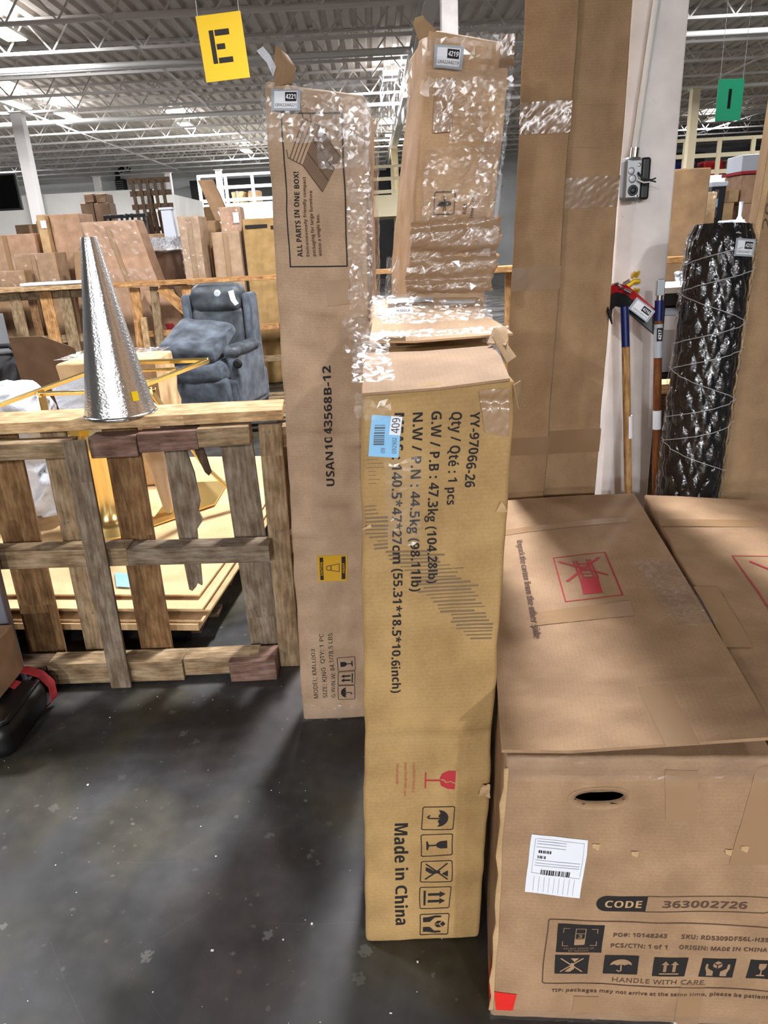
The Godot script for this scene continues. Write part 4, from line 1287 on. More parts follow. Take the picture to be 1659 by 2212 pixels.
func make_right_group() -> void:
	# two long flat cartons leaning beside the column
	var o := Vector3(0.438, 0, -2.64)
	var wp := Warp.new(12, 0.006, 2.5)
	wp.crease(1.76, 0.003, 0.01)
	var w := Vector3(0.139, 3.5, -0.024)
	var c := G.c8(o, Vector3(0.172, 0, 0), w, Vector3(0.02, 0, -0.09))
	var t := plain_carton("long_carton", "long flat brown carton leaning next to the wrapped carton, tape high up", c, M.card_brown, 0.006, Vector3i(5, 60, 3), wp)
	var fr := Fr.new(o, Vector3(1, 0, 0), w, wp)
	patch(t, fr, rect(0.0, 1.97, 0.172, 2.065), M.tape_dark, "packing_tape", 0.0012, 0.002, 24, 12)
	patch(t, fr, rect(0.0, 1.47, 0.172, 1.55), M.tape_dark, "packing_tape", 0.0012, 0.0008, 16, 8)
	patch(t, fr, rect(0.0, 0.86, 0.172, 0.93), M.tape_dark, "packing_tape", 0.0012, 0.0006, 16, 8)
	var g := at(t)
	for y in [1.76, 1.05, 0.84]: line(g, fr, Vector2(0.004, y), Vector2(0.168, y - 0.006), 0.002, 0.0008)
	mi("fold_line", g, M.card_brown, t)
	o = Vector3(0.596, 0, -2.70)
	w = Vector3(0.139, 3.5, -0.024)
	wp = Warp.new(13, 0.005, 2.5)
	c = G.c8(o, Vector3(0.250, 0, 0), w + Vector3(-0.04, 0, 0) * 0.0, Vector3(0.02, 0, -0.10))
	c[2] += Vector3(-0.07, 0, 0); c[6] += Vector3(-0.07, 0, 0)
	t = plain_carton("long_carton", "long flat brown carton right of its twin, touching the white column", c, M.card_brown, 0.006, Vector3i(6, 60, 3), wp)
	fr = Fr.new(o, Vector3(1, 0, 0), w, wp)
	patch(t, fr, rect(0.02, 1.735, 0.215, 1.835), M.tape_dark, "packing_tape", 0.0012, 0.0012, 24, 12)
	patch(t, fr, rect(0.02, 0.84, 0.235, 0.935), M.tape_dark, "packing_tape", 0.0012, 0.0006, 16, 8)
	g = at(t)
	for y in [2.06, 1.93, 1.03, 0.95]: line(g, fr, Vector2(0.03, y), Vector2(0.185 if y > 1.5 else 0.215, y - 0.008), 0.0014, 0.0008)
	mi("fold_line", g, M.card_brown, t)
	# switch box and conduit on the column
	var p := Vector3(0.985, 1.755, -2.998)
	t = thing("switch_box", "open cast metal switch box with stub wires on the white column", "switch box", p)
	g = at(t)
	g.rbox(G.c8(p + Vector3(-0.012, 0, 0.062), Vector3(0.070, 0, 0), Vector3(0, 0.155, 0), Vector3(0, 0, -0.062)), 0.018)
	mi("box", g, M.cast, t)
	g = at(t)
	g.rbox(G.c8(p + Vector3(-0.004, 0.012, 0.066), Vector3(0.054, 0, 0), Vector3(0, 0.130, 0), Vector3(0, 0, -0.006)), 0.003)
	mi("face_plate", g, M.galv, t)
	g = at(t)
	g.rbox(G.c8(p + Vector3(0.058, 0.004, 0.045), Vector3(0.036, 0, 0.0), Vector3(0, 0.148, 0), Vector3(0, 0, -0.042)), 0.010)
	mi("side_cover", g, M.rubber, t)
	g = at(t)
	g.lathe(p + Vector3(0.022, 0.038, 0.066), [Vector2(0.0, 0.008), Vector2(0.009, 0.008), Vector2(0.010, 0.002), Vector2(0.019, 0.003), Vector2(0.020, -0.002)], 18, Vector3.BACK)
	mi("rotary_switch", g, M.rubber, t)
	for k in [[0.012, 0.105, 0.013], [0.018, 0.078, 0.015]]:
		g = at(t)
		g.lathe(p + Vector3(k[0], k[1], 0.066), [Vector2(0.0, 0.004), Vector2(k[2] * 0.8, 0.004), Vector2(k[2], 0.0)], 16, Vector3.BACK)
		mi("blank_plug", g, M.galv, t)
	for k in [Vector3(0.040, 0.125, 0.066), Vector3(0.036, 0.018, 0.066)]:
		g = at(t)
		g.lathe(p + k, [Vector2(0.0, 0.003), Vector2(0.006, 0.003), Vector2(0.007, -0.001)], 12, Vector3.BACK)
		mi("screw", g, M.chrome, t)
	for k in [[Vector3(0.036, 0.095, 0.072), Vector3(0.048, 0.076, 0.085), Vector3(0.082, 0.070, 0.09), Vector3(0.098, 0.075, 0.088)], [Vector3(0.036, 0.10, 0.072), Vector3(0.052, 0.068, 0.088), Vector3(0.084, 0.066, 0.092), Vector3(0.098, 0.062, 0.09)]]:
		g = at(t)
		var path := []
		for v in k: path.append(p + v)
		g.tube(path, 0.0028, 6)
		mi("wire", g, M.black, t)
	g = at(t)
	g.tube([p + Vector3(0.036, 0.072, 0.074), p + Vector3(0.055, 0.062, 0.088), p + Vector3(0.076, 0.063, 0.092)], 0.003, 6)
	mi("wire", g, M.pipe, t)
	t = thing("conduit_pipe", "thin white conduit running up the white column to the switch box", "conduit", p + Vector3(0.03, 0.15, 0.03))
	g = at(t)
	g.tube([p + Vector3(0.030, 0.150, 0.03), p + Vector3(0.034, 0.20, 0.028), p + Vector3(0.098, 0.90, 0.022), p + Vector3(0.12, 3.0, 0.02)], 0.0125, 10)
	mi("pipe", g, M.pipe, t)
	g = at(t)
	g.tube([p + Vector3(0.030, 0.148, 0.03), p + Vector3(0.033, 0.186, 0.028)], 0.017, 10)
	mi("coupling", g, M.chrome, t)
	for k in [[Vector3(0.082, 0.62, 0.002), 0.012, 0.05], [Vector3(0.097, 0.80, 0.002), 0.006, 0.012]]:
		g = at(t)
		g.rbox(G.c8(p + k[0], Vector3(k[1], 0, 0), Vector3(0.004, k[2], 0), Vector3(0, 0, -0.004)), 0.0015)
		mi("pipe_strap", g, M.cast, t)
	# floor squeegee with red channel and black blade
	p = Vector3(1.056, 0, -2.72)
	t = thing("floor_squeegee", "red and black curved floor squeegee on a wooden pole, lot tag 4216", "squeegee", p)
	var arc := [Vector3(0.862, 1.375, -2.70), Vector3(0.872, 1.404, -2.735), Vector3(0.890, 1.424, -2.765), Vector3(0.915, 1.434, -2.785), Vector3(0.955, 1.424, -2.80), Vector3(1.0, 1.390, -2.81), Vector3(1.048, 1.350, -2.81), Vector3(1.098, 1.308, -2.80)]
	var red := []
	var blk := []
	for k in arc.size():
		var d: Vector3 = (arc[mini(k + 1, 7)] - arc[maxi(k - 1, 0)]).normalized()
		var dn := Vector3(d.y * 0.35, -absf(d.x) - 0.35, 0).normalized()
		if k > 0: red.append([arc[k], arc[k] - dn * 0.036])
		blk.append([arc[k] + dn * 0.046 + Vector3(0, 0, 0.014), arc[k] - dn * 0.004 + Vector3(0, 0, 0.007)])
	g = at(t)
	g.sheet(red, 0.010, 3)
	mi("steel_channel", g, M.red_paint, t, "red painted channel")
	g = at(t)
	g.sheet(blk, 0.006, 3)
	mi("rubber_blade", g, M.rubber, t, "black rubber blade")
	g = at(t)
	g.tube([Vector3(0.951, 1.385, -2.775), Vector3(0.963, 1.235, -2.765)], 0.0155, 14)
	mi("painted_pole_end", g, M.blue_paint, t, "dark blue painted pole end")
	g = at(t)
	g.tube([Vector3(0.963, 1.236, -2.765), Vector3(1.056, 0.0, -2.72)], 0.0150, 14)
	mi("pole", g, M.wood_handle, t, "pale wooden pole")
	g = at(t)
	g.tube([Vector3(0.9895, 0.965, -2.7555), Vector3(0.9945, 0.875, -2.752)], 0.0158, 14)
	mi("paper_band", g, M.sticker, t)
	for k in [[Vector3(0.905, 1.462, -2.785), Vector3(0.920, 1.468, -2.77)], [Vector3(0.93, 1.462, -2.785), Vector3(0.932, 1.450, -2.77)], [Vector3(0.945, 1.465, -2.785), Vector3(0.965, 1.478, -2.775)], [Vector3(0.95, 1.445, -2.785), Vector3(0.972, 1.432, -2.77)]]:
		g = at(t)
		g.tube(k, 0.007, 10)
		mi("wing_nut", g, M.chrome, t)
	g = at(t)
	g.lathe(Vector3(1.083, 1.338, -2.79), [Vector2(0, 0.003), Vector2(0.004, 0.003), Vector2(0.005, 0.0)], 10, Vector3.BACK)
	mi("rivet", g, M.chrome, t)
	var du := Vector3(0.078, -0.058, 0.0).normalized()
	var dv := Vector3(du.y * -1.0, du.x, 0.0)
	fr = Fr.new(Vector3(0.967, 1.376, -2.778), du, dv)
	lot_sticker(t, fr, [Vector2(0, 0), Vector2(0.094, 0), Vector2(0.094, 0.050), Vector2(0, 0.050)], "4216", "GRA2244216", 0.0)
	# second pole
	p = Vector3(1.15, 0, -2.70)
	t = thing("pole_tool", "brown wooden tool pole with metal clamp, lot tag 4217, at the column edge", "tool", p)
	g = at(t)
	g.tube([Vector3(1.0865, 1.33, -2.78), Vector3(1.15, 0.0, -2.70)], 0.0155, 14)
	mi("pole", g, M.wood_red, t)
	g = at(t)
	g.tube([Vector3(1.084, 1.40, -2.782), Vector3(1.0868, 1.325, -2.779)], 0.016, 14)
	mi("painted_pole_end", g, M.blue_paint, t)
	g = at(t)
	g.rbox(G.c8(Vector3(1.070, 1.415, -2.77), Vector3(0.03, 0, 0), Vector3(-0.002, 0.062, 0), Vector3(0, 0, -0.022)), 0.004)
	mi("clamp", g, M.galv, t)
	g = at(t)
	g.tube([Vector3(1.084, 1.398, -2.781), Vector3(1.084, 1.418, -2.781)], 0.012, 12)
	mi("collar", g, M.chrome, t)
	g = at(t)
	g.tube([Vector3(1.0875, 1.312, -2.779), Vector3(1.0935, 1.186, -2.7715)], 0.0166, 14)
	mi("paper_band", g, M.sticker_grey, t)
	fr = Fr.new(Vector3(1.0758, 1.25, -2.757), Vector3(1, 0, 0), Vector3(-0.045, 1, 0))
	patch(t, fr, rect(0.002, 0, 0.024, 0.050), M.ink, "number_block", 0.0, 0.0, 3, 3)
	text(t, fr, "4217", 0.019, 0.006, 0.037, 0.012, 90, M.sticker, true, "lot_number", 0.001)
	g = at(t)
	g.tube([Vector3(1.1035, 0.98, -2.759), Vector3(1.107, 0.905, -2.754)], 0.0163, 14)
	mi("paper_band", g, M.sticker, t)
	# yellow coat hook
	p = Vector3(1.045, 1.43, -2.998)
	t = thing("yellow_hook", "small yellow and orange metal hook fixed to the white column", "hook", p)
	g = at(t)
	g.tube([p + Vector3(-0.022, -0.012, 0.012), p + Vector3(-0.016, 0.012, 0.022), p + Vector3(0.004, 0.030, 0.026), p + Vector3(0.028, 0.030, 0.024)], 0.010, 8)
	mi("hook_body", g, M.hook_yellow, t)
	for k in [Vector3(0.006, 0.056, 0.012), Vector3(0.022, 0.058, 0.012), Vector3(0.012, -0.008, 0.012), Vector3(0.026, -0.010, 0.012), Vector3(-0.012, -0.022, 0.012)]:
		g = at(t)
		g.tube([p + k + Vector3(0, -0.012, -0.01), p + k + Vector3(0.003, 0.008, 0.008)], 0.006, 8)
		mi("prong", g, M.hook_yellow, t)
	# black quilted roll in clear film
	p = Vector3(1.175, 0, -2.60)
	t = thing("wrapped_roll", "black quilted roll wrapped in clear film, lot sticker 4213, leaning right", "roll", p)
	var ax := Vector3(0.082, 1.655, -0.10)
	var axn := ax.normalized()
	var xx := axn.cross(Vector3.BACK).normalized()
	var zz := xx.cross(axn).normalized()
	var skin := func(a: float, h: float, add: float) -> Vector3:
		var an := a * TAU
		var hh := h * 1.66
		var q := absf(sin(an * 7.0 + hh * 24.0)) * absf(sin(an * 7.0 - hh * 24.0))
		var rr := 0.108 - 0.006 + 0.012 * sqrt(q) + add + 0.003 * noise.get_noise_3d(cos(an) * 3.0, hh * 9.0, sin(an) * 3.0)
		rr *= 1.0 - 0.16 * smoothstep(0.965, 1.0, h)
		return p + axn * hh + (xx * cos(an) + zz * sin(an)) * rr
	g = at(t)
	g.surf(func(a, h): return skin.call(a, h, 0.0), 112, 130, Vector2(0.68, 1.6), false, true)
	g.surf(func(a, h): return (p + ax).lerp(skin.call(a, 1.0, 0.0), h), 112, 2, Vector2(0.2, 0.1), true, true)
	mi("quilted_sleeve", g, M.black_wrap, t)
	g = at(t)
	var rn := fn(97, 1.0, 2)
	rn.fractal_type = FastNoiseLite.FRACTAL_RIDGED
	g.surf(func(a, h): return skin.call(a, h, 0.008 + 0.004 * rn.get_noise_3d(cos(a * TAU) * 4.0, h * 18.0, sin(a * TAU) * 4.0)), 90, 120, Vector2(0.68, 1.6), false, true)
	mi("plastic_film", g, M.film_clear, t)
	for k in 9:
		g = at(t)
		var path := []
		for j in 22:
			var f := j / 21.0
			path.append(skin.call(0.08 + f * 0.46, 0.50 + k * 0.055 + (f - 0.5) * (-0.055 if k % 3 else 0.07), 0.013))
		g.tube(path, 0.0016, 5)
		mi("film_strand", g, M.film_strand, t)
	var cf := p + ax * 0.955 + zz * 0.122
	fr = Fr.new(cf - xx * -0.0, Vector3(1, -0.10, -0.35), Vector3(0.06, 1, -0.05))
	lot_sticker(t, fr, rect(-0.01, -0.035, 0.078, 0.022), "4213", "GRA2244213", 0.004)
	# tall carton at the right edge
	o = Vector3(1.40, 0, -2.86)
	wp = Warp.new(14, 0.005, 3.0)
	w = Vector3(0.09, 2.6, 0)
	c = G.c8(o, Vector3(0.62, 0, 0), w, Vector3(0.03, 0, -0.12))
	t = plain_carton("standing_carton", "tall brown carton behind the black roll, cut by the right edge", c, M.card_brown, 0.006, Vector3i(6, 40, 3), wp)
	fr = Fr.new(o, Vector3(1, 0, 0), w, wp)
	text(t, fr, "20101", 0.055, 1.63, 0.24, 0.028, 90, M.ink_soft, false)
	patch(t, fr, rect(0.0, 0.3, 0.022, 2.2), M.card_light, "worn_edge", 0.0012, 0.0006, 3, 60)
	# timber seen between carton and column
	p = Vector3(0.955, 0, -3.42)
	t = thing("timber_post", "short dark timber post left of the column foot", "post", p)
	g = at(t)
	g.rbox(G.c8(p, Vector3(0.09, 0, 0), Vector3(0, 0.88, 0), Vector3(0, 0, -0.04)), 0.003, Vector3i(1, 1, 1), null, 1)
	mi("post", g, M.wood_brown, t)
	g = at(t)
	g.rbox(G.c8(p + Vector3(-0.02, 0.88, 0.02), Vector3(0.13, 0, 0), Vector3(0, 0.06, 0), Vector3(0, 0, -0.12)), 0.003)
	mi("cap_board", g, M.wood_tan, t)

# ------------------------------------------------------------------ pallets
func slat(t: Node3D, called: String, a: Vector3, b: Vector3, side: Vector3, w: float, th: float, m: Material, k := 0.0) -> void:
	var g := at(t)
	g.bar(a, b, side, w, th, 0.004, Vector2(k, k * 0.37))
	mi(called, g, m, t)

func broken_slat(t: Node3D, pts: Array, z: float, th: float, m: Material) -> void:
	# outline on the plane z, extruded: a board that split along the grain
	var g := at(t)
	var pl := PackedVector2Array(pts)
	var tr := Geometry2D.triangulate_polygon(pl)
	for s in 2:
		var id := []
		for p in pl: id.append(g.v(Vector3(p.x, p.y, z - th * s), Vector3(0, 0, 1 - 2 * s), Vector2(p.y, p.x)))
		for k in tr.size() / 3: g.t3(id[tr[k * 3]], id[tr[k * 3 + 1]], id[tr[k * 3 + 2]])
	var cen := Vector2.ZERO
	for p in pl: cen += p / pl.size()
	for k in pl.size():
		var a := pl[k]
		var b := pl[(k + 1) % pl.size()]
		var n2 := (b - a).orthogonal().normalized()
		if n2.dot((a + b) * 0.5 - cen) < 0: n2 = -n2
		g.face(Vector3(a.x, a.y, z), Vector3(b.x, b.y, z), Vector3(b.x, b.y, z - th), Vector3(a.x, a.y, z - th), Vector3(n2.x, n2.y, 0))
	mi("broken_slat", g, m, t)

func nails(t: Node3D, pts: Array) -> void:
	for p in pts:
		var g := at(t)
		g.lathe(p, [Vector2(0, 0.002), Vector2(0.0035, 0.002), Vector2(0.0042, -0.002)], 8, Vector3.BACK)
		mi("nail_head", g, M.cast, t)

func make_pallet_fence() -> void:
	# weathered pallet stood on edge
	var p := Vector3(-1.12, 0, -2.56)
	var t := thing("wooden_pallet", "weathered wooden pallet stood on edge, one slat broken, holding the silver cone", "pallet", p)
	var V := Vector3.UP
	var X := Vector3.RIGHT
	var za := -2.655
	slat(t, "slat", Vector3(-1.49, 0.03, za - 0.05), Vector3(-1.475, 1.06, za - 0.05), X, 0.155, 0.018, M.wood_brown, 0.1)
	slat(t, "slat", Vector3(-1.76, 0.03, za - 0.07), Vector3(-1.745, 1.06, za - 0.07), X, 0.13, 0.018, M.wood_grey, 2.3)
	slat(t, "slat", Vector3(-2.04, 0.03, za - 0.09), Vector3(-2.03, 1.06, za - 0.09), X, 0.13, 0.018, M.wood_tan, 2.7)
	slat(t, "slat", Vector3(-1.265, 0.03, za - 0.03), Vector3(-1.25, 1.06, za - 0.03), X, 0.10, 0.018, M.wood_tan, 0.5)
	slat(t, "slat", Vector3(-1.0, 0.03, za), Vector3(-0.985, 1.05, za), X, 0.135, 0.018, M.wood_brown, 0.9)
	slat(t, "slat", Vector3(-0.535, 0.03, za), Vector3(-0.552, 1.05, za), X, 0.125, 0.018, M.wood_grey, 1.3)
	slat(t, "slat", Vector3(-1.118, 0.0, -2.505), Vector3(-1.098, 1.05, -2.500), X, 0.083, 0.018, M.wood_grey, 1.7)
	broken_slat(t, [Vector2(-0.828, 1.05), Vector2(-0.742, 1.05), Vector2(-0.742, 0.93), Vector2(-0.728, 0.86), Vector2(-0.722, 0.74), Vector2(-0.735, 0.70), Vector2(-0.722, 0.66), Vector2(-0.752, 0.62), Vector2(-0.760, 0.45), Vector2(-0.765, 0.375), Vector2(-0.782, 0.388), Vector2(-0.79, 0.370), Vector2(-0.808, 0.352), Vector2(-0.820, 0.36), Vector2(-0.828, 0.6), Vector2(-0.830, 0.85)], za + 0.01, 0.016, M.wood_grey)
	broken_slat(t, [Vector2(-0.735, 1.05), Vector2(-0.700, 1.05), Vector2(-0.672, 0.92), Vector2(-0.662, 0.855), Vector2(-0.672, 0.845), Vector2(-0.685, 0.86), Vector2(-0.708, 0.93)], za + 0.01, 0.016, M.wood_dark)
	# top, middle and bottom runners
	slat(t, "runner", Vector3(-2.12, 1.014, -2.62), Vector3(-1.42, 1.008, -2.58), V, 0.075, 0.09, M.wood_brown, 0.2)
	slat(t, "runner", Vector3(-1.42, 1.010, -2.575), Vector3(-1.13, 1.008, -2.57), V, 0.062, 0.085, M.wood_tan, 0.6)
	slat(t, "runner", Vector3(-1.06, 1.010, -2.57), Vector3(-0.885, 1.010, -2.565), V, 0.080, 0.085, M.wood_purple, 1.0)
	slat(t, "runner", Vector3(-0.885, 1.016, -2.572), Vector3(-0.665, 1.018, -2.57), V, 0.072, 0.08, M.wood_purple, 1.4)
	slat(t, "runner", Vector3(-0.665, 1.024, -2.568), Vector3(-0.475, 1.026, -2.566), V, 0.070, 0.08, M.wood_tan, 1.8)
	slat(t, "runner", Vector3(-2.12, 0.580, -2.62), Vector3(-1.0, 0.568, -2.58), V, 0.075, 0.095, M.wood_tan, 2.2)
	slat(t, "runner", Vector3(-1.0, 0.566, -2.578), Vector3(-0.448, 0.558, -2.56), V, 0.070, 0.095, M.wood_grey, 2.6)
	slat(t, "runner", Vector3(-2.12, 0.064, -2.62), Vector3(-1.42, 0.060, -2.585), V, 0.075, 0.11, M.wood_dark, 3.0)
	slat(t, "runner", Vector3(-1.42, 0.058, -2.585), Vector3(-0.86, 0.052, -2.572), V, 0.095, 0.10, M.wood_tan, 3.4)
	slat(t, "runner", Vector3(-0.86, 0.058, -2.58), Vector3(-0.55, 0.056, -2.58), V, 0.080, 0.09, M.wood_tan, 3.8)
	slat(t, "block", Vector3(-0.665, 0.048, -2.555), Vector3(-0.475, 0.048, -2.555), V, 0.094, 0.12, M.wood_purple, 4.2)
	nails(t, [Vector3(-0.59, 0.68, za + 0.009), Vector3(-0.56, 0.683, za + 0.009), Vector3(-0.525, 0.68, za + 0.009), Vector3(-1.285, 0.67, za - 0.02), Vector3(-1.27, 0.672, za - 0.02), Vector3(-1.02, 0.70, za + 0.009), Vector3(-0.97, 0.695, za + 0.009), Vector3(-0.63, 0.062, -2.495), Vector3(-0.53, 0.06, -2.495), Vector3(-0.58, 0.25, za + 0.009), Vector3(-0.555, 0.25, za + 0.009), Vector3(-0.525, 0.245, za + 0.009), Vector3(-1.25, 0.26, za - 0.02), Vector3(-1.23, 0.26, za - 0.02)])
	# pale board laid along the top
	p = Vector3(-1.1, 1.052, -2.70)
	t = thing("top_board", "pale new timber board lying along the top of the front pallet", "board", p)
	var g := at(t)
	g.rbox([Vector3(-2.2, 1.052, -2.65), Vector3(-0.352, 1.066, -2.565), Vector3(-0.352, 1.106, -2.565), Vector3(-2.2, 1.096, -2.65), Vector3(-2.2, 1.052, -2.88), Vector3(-0.365, 1.066, -2.76), Vector3(-0.365, 1.106, -2.76), Vector3(-2.2, 1.096, -2.88)], 0.004)
	mi("plank", g, M.wood_fresh, t)
	# second pallet seen edge on at its right
	p = Vector3(-0.41, 0, -2.64)
	t = thing("wooden_pallet", "pallet turned edge on, narrow strip between front pallet and pinkish carton", "pallet", p)
	slat(t, "slat", Vector3(-0.432, 0.0, -2.60), Vector3(-0.408, 1.048, -2.60), X, 0.085, 0.02, M.wood_tan, 5.0)
	slat(t, "slat", Vector3(-0.372, 0.0, -2.70), Vector3(-0.352, 1.04, -2.70), X, 0.08, 0.02, M.wood_grey, 5.5)
	for y in [0.05, 0.55, 0.99]: slat(t, "runner", Vector3(-0.44, y, -2.65), Vector3(-0.33, y, -2.65), V, 0.08, 0.07, M.wood_tan, y)
	nails(t, [Vector3(-0.425, 0.62, -2.589), Vector3(-0.405, 0.622, -2.589), Vector3(-0.43, 1.02, -2.589), Vector3(-0.41, 1.02, -2.589)])
	# silver cone
	p = Vector3(-0.972, 1.101, -2.665)
	t = thing("silver_cone", "tall silver hammered metal cone standing on the pale board", "cone", p)
	var n := fn(19, 1.0, 3)
	var wob := func(a: float, h: float) -> float:
		return 1.0 + 0.022 * n.get_noise_2d(cos(a * TAU) * 2.6, sin(a * TAU) * 2.6) + 0.010 * n.get_noise_3d(cos(a * TAU) * 4.0, sin(a * TAU) * 4.0, h * 6.0)
	var prof := []
	for k in 25:
		var f := k / 24.0
		prof.append(Vector2(lerpf(0.130, 0.0275, pow(f, 0.93)), f * 0.625))
	prof.append(Vector2(0.0255, 0.625)); prof.append(Vector2(0.024, 0.60))
	g = at(t)
	g.lathe(p, prof, 96, Vector3.UP, wob)
	mi("shell", g, M.foil, t)
	g = at(t)
	g.lathe(p, [Vector2(0.128, 0.0), Vector2(0.1335, 0.001), Vector2(0.134, 0.008), Vector2(0.129, 0.012)], 64)
	mi("base_rim", g, M.chrome, t)
	g = at(t)
	g.lathe(p + Vector3(0, 0.600, 0), [Vector2(0.0, 0.0), Vector2(0.024, 0.0)], 24)
	mi("top_disc", g, M.cast, t)
	var fr := Fr.new(p + Vector3(0.082, 0.062, 0.086), Vector3(0.72, 0.0, -0.69), Vector3(-0.13, 1, -0.13))
	patch(t, fr, rect(0, 0, 0.024, 0.034), M.sticker_yellow, "price_sticker", 0.004, 0.0, 4, 4)

# ------------------------------------------------------------------ the pen behind the pallet
func soft(t: Node3D, called: String, o: Vector3, s: Vector3, r: float, m: Material, amp := 0.012, seed_ := 1) -> MeshInstance3D:
	# padded block in the thing's own axes, o is its front bottom left corner
	var g := G.new()
	var wp := Warp.new(seed_, amp, 4.0)
	g.rbox(G.c8(o, Vector3(s.x, 0, 0), Vector3(0, s.y, 0), Vector3(0, 0, -s.z)), r, Vector3i(12, 12, 12), wp)
	return mi(called, g, m, t)

func make_pen() -> void:
	var p := Vector3(-1.7, 0, -4.0)
	# pallet under the flattened boxes
	var t := thing("wooden_pallet", "dark pallet lying flat under the flattened cardboard", "pallet", Vector3(-1.8, 0, -3.6))
	for k in 7: slat(t, "slat", Vector3(-3.0, 0.105, -2.95 - k * 0.32), Vector3(-0.78, 0.105, -2.93 - k * 0.32), Vector3.BACK, 0.10, 0.02, M.wood_dark, k * 0.3)
	for x in [-2.9, -1.8, -0.9]: slat(t, "runner", Vector3(x, 0.05, -2.9), Vector3(x, 0.05, -4.95), Vector3.RIGHT, 0.05, 0.09, M.wood_dark, x)
	# flattened cartons, each its own sheet
	var names := ["topmost flattened tan carton in the pen behind the front pallet", "second flattened carton of the stack, shifted forward", "third flattened carton of the stack, edges bent", "fourth flattened carton of the stack", "lowest thick flattened carton of the stack, front edge drooping"]
	for k in 5:
		var y := 0.232 - k * 0.0235
		var dx := [0.0, 0.03, 0.055, 0.03, 0.01][k] as float
		var dz := [-0.06, 0.03, 0.0, 0.05, 0.06][k] as float
		var pos := Vector3(-1.8, y, -3.9)
		t = thing("flattened_carton", names[k], "cardboard sheet", pos, "flattened cartons in the pen")
		var g := at(t)
		var f := 0.012 * sin(k * 2.1)
		g.sheet([[Vector3(-3.1, y, -2.93 + dz), Vector3(-1.9, y + 0.004, -2.90 + dz), Vector3(-0.84 + dx, y, -2.78 + dz)], [Vector3(-3.1, y + 0.004, -3.7), Vector3(-1.9, y + 0.008 + f * 0.3, -3.7), Vector3(-0.74 + dx, y + 0.003, -3.6)], [Vector3(-3.1, y + 0.006, -5.2), Vector3(-1.9, y + 0.004, -5.18), Vector3(-0.62 + dx, y, -5.0)]], 0.008 if k < 4 else 0.03, 6)
		mi("sheet", g, M.card_flat if k < 2 else M.card_light, t)
	g_sticker()
	# gold pedestal on the cardboard
	p = Vector3(-1.50, 0.247, -3.72)
	t = thing("gold_pedestal", "polished gold flared pedestal standing on the flattened cardboard", "pedestal", p)
	var g := at(t)
	g.lathe(p, [Vector2(0.20, 0.008), Vector2(0.19, 0.014), Vector2(0.13, 0.05), Vector2(0.105, 0.12), Vector2(0.10, 0.22), Vector2(0.115, 0.36), Vector2(0.145, 0.48), Vector2(0.15, 0.56)], 56)
	mi("stem", g, M.gold, t)
	g = at(t)
	g.lathe(p, [Vector2(0.0, 0.009), Vector2(0.205, 0.009), Vector2(0.205, 0.0), Vector2(0.0, 0.0)], 56)
	mi("foot", g, M.gold_satin, t)
	# rolled plush bundle next to it
	p = Vector3(-1.235, 0.247, -3.86)
	t = thing("plush_bundle", "narrow beige plush roll standing point down beside the gold pedestal", "roll", p)
	g = at(t)
	g.lathe(p, [Vector2(0.004, 0.0), Vector2(0.03, 0.05), Vector2(0.05, 0.25), Vector2(0.075, 0.46), Vector2(0.08, 0.62), Vector2(0.04, 0.66)], 24, Vector3(-0.05, 1, 0).normalized(), func(a, h): return 1.0 + 0.10 * noise.get_noise_2d(a * 9.0, h * 14.0))
	mi("roll", g, M.beige_plastic, t)
	# gold triangular frame lying on top
	p = Vector3(-1.30, 1.06, -3.42)
	t = thing("gold_table_base", "gold metal table base of triangular bars behind the silver cone", "table base", p)
	var T := [Vector3(-1.95, 0.985, -3.30), Vector3(-1.28, 1.170, -3.55), Vector3(-0.79, 1.178, -3.42), Vector3(-1.22, 1.045, -3.38), Vector3(-1.62, 1.065, -3.40), Vector3(-1.06, 1.05, -3.42)]
	for e in [[0, 1, "bar"], [1, 2, "bar"], [2, 3, "bar"], [4, 5, "bar"]]:
		g = at(t)
		g.bar(T[e[0]], T[e[1]], Vector3(0, 0.8, 0.6), 0.022, 0.014, 0.003)
		mi(e[2], g, M.gold, t)
	for e in [[Vector3(-1.25, 1.135, -3.50), Vector3(-0.955, 1.142, -3.44)], [Vector3(-1.25, 1.09, -3.47), Vector3(-1.02, 1.098, -3.44)]]:
		g = at(t)
		g.bar(e[0], e[1], Vector3(0, 0.8, 0.6), 0.014, 0.010, 0.003)
		mi("cross_bar", g, M.gold, t)
	for e in [[Vector3(-1.08, 1.05, -3.40), Vector3(-0.98, 0.55, -3.8)], [Vector3(-1.60, 1.06, -3.40), Vector3(-1.70, 0.24, -3.6)], [Vector3(-0.98, 0.55, -3.8), Vector3(-0.80, 0.24, -3.95)]]:
		g = at(t)
		g.bar(e[0], e[1], Vector3(0, 0.3, 0.9), 0.055, 0.012, 0.003)
		mi("leg", g, M.gold_satin, t)
	p = Vector3(-1.15, 0.247, -4.1)
	t = thing("gold_plate", "flat gold metal plate lying on the flattened cardboard", "plate", p)
	g = at(t)
	g.sheet([[Vector3(-1.31, 0.252, -3.66), Vector3(-1.0, 0.256, -3.98)], [Vector3(-1.32, 0.256, -4.42), Vector3(-1.0, 0.254, -4.42)]], 0.008, 3)
	mi("plate", g, M.gold_satin, t)
	# cartons behind the cone
	p = Vector3(-2.45, 0, -4.9)
	t = thing("open_carton", "open brown carton with one large flap raised, left of the silver cone", "carton", p)
	g = at(t)
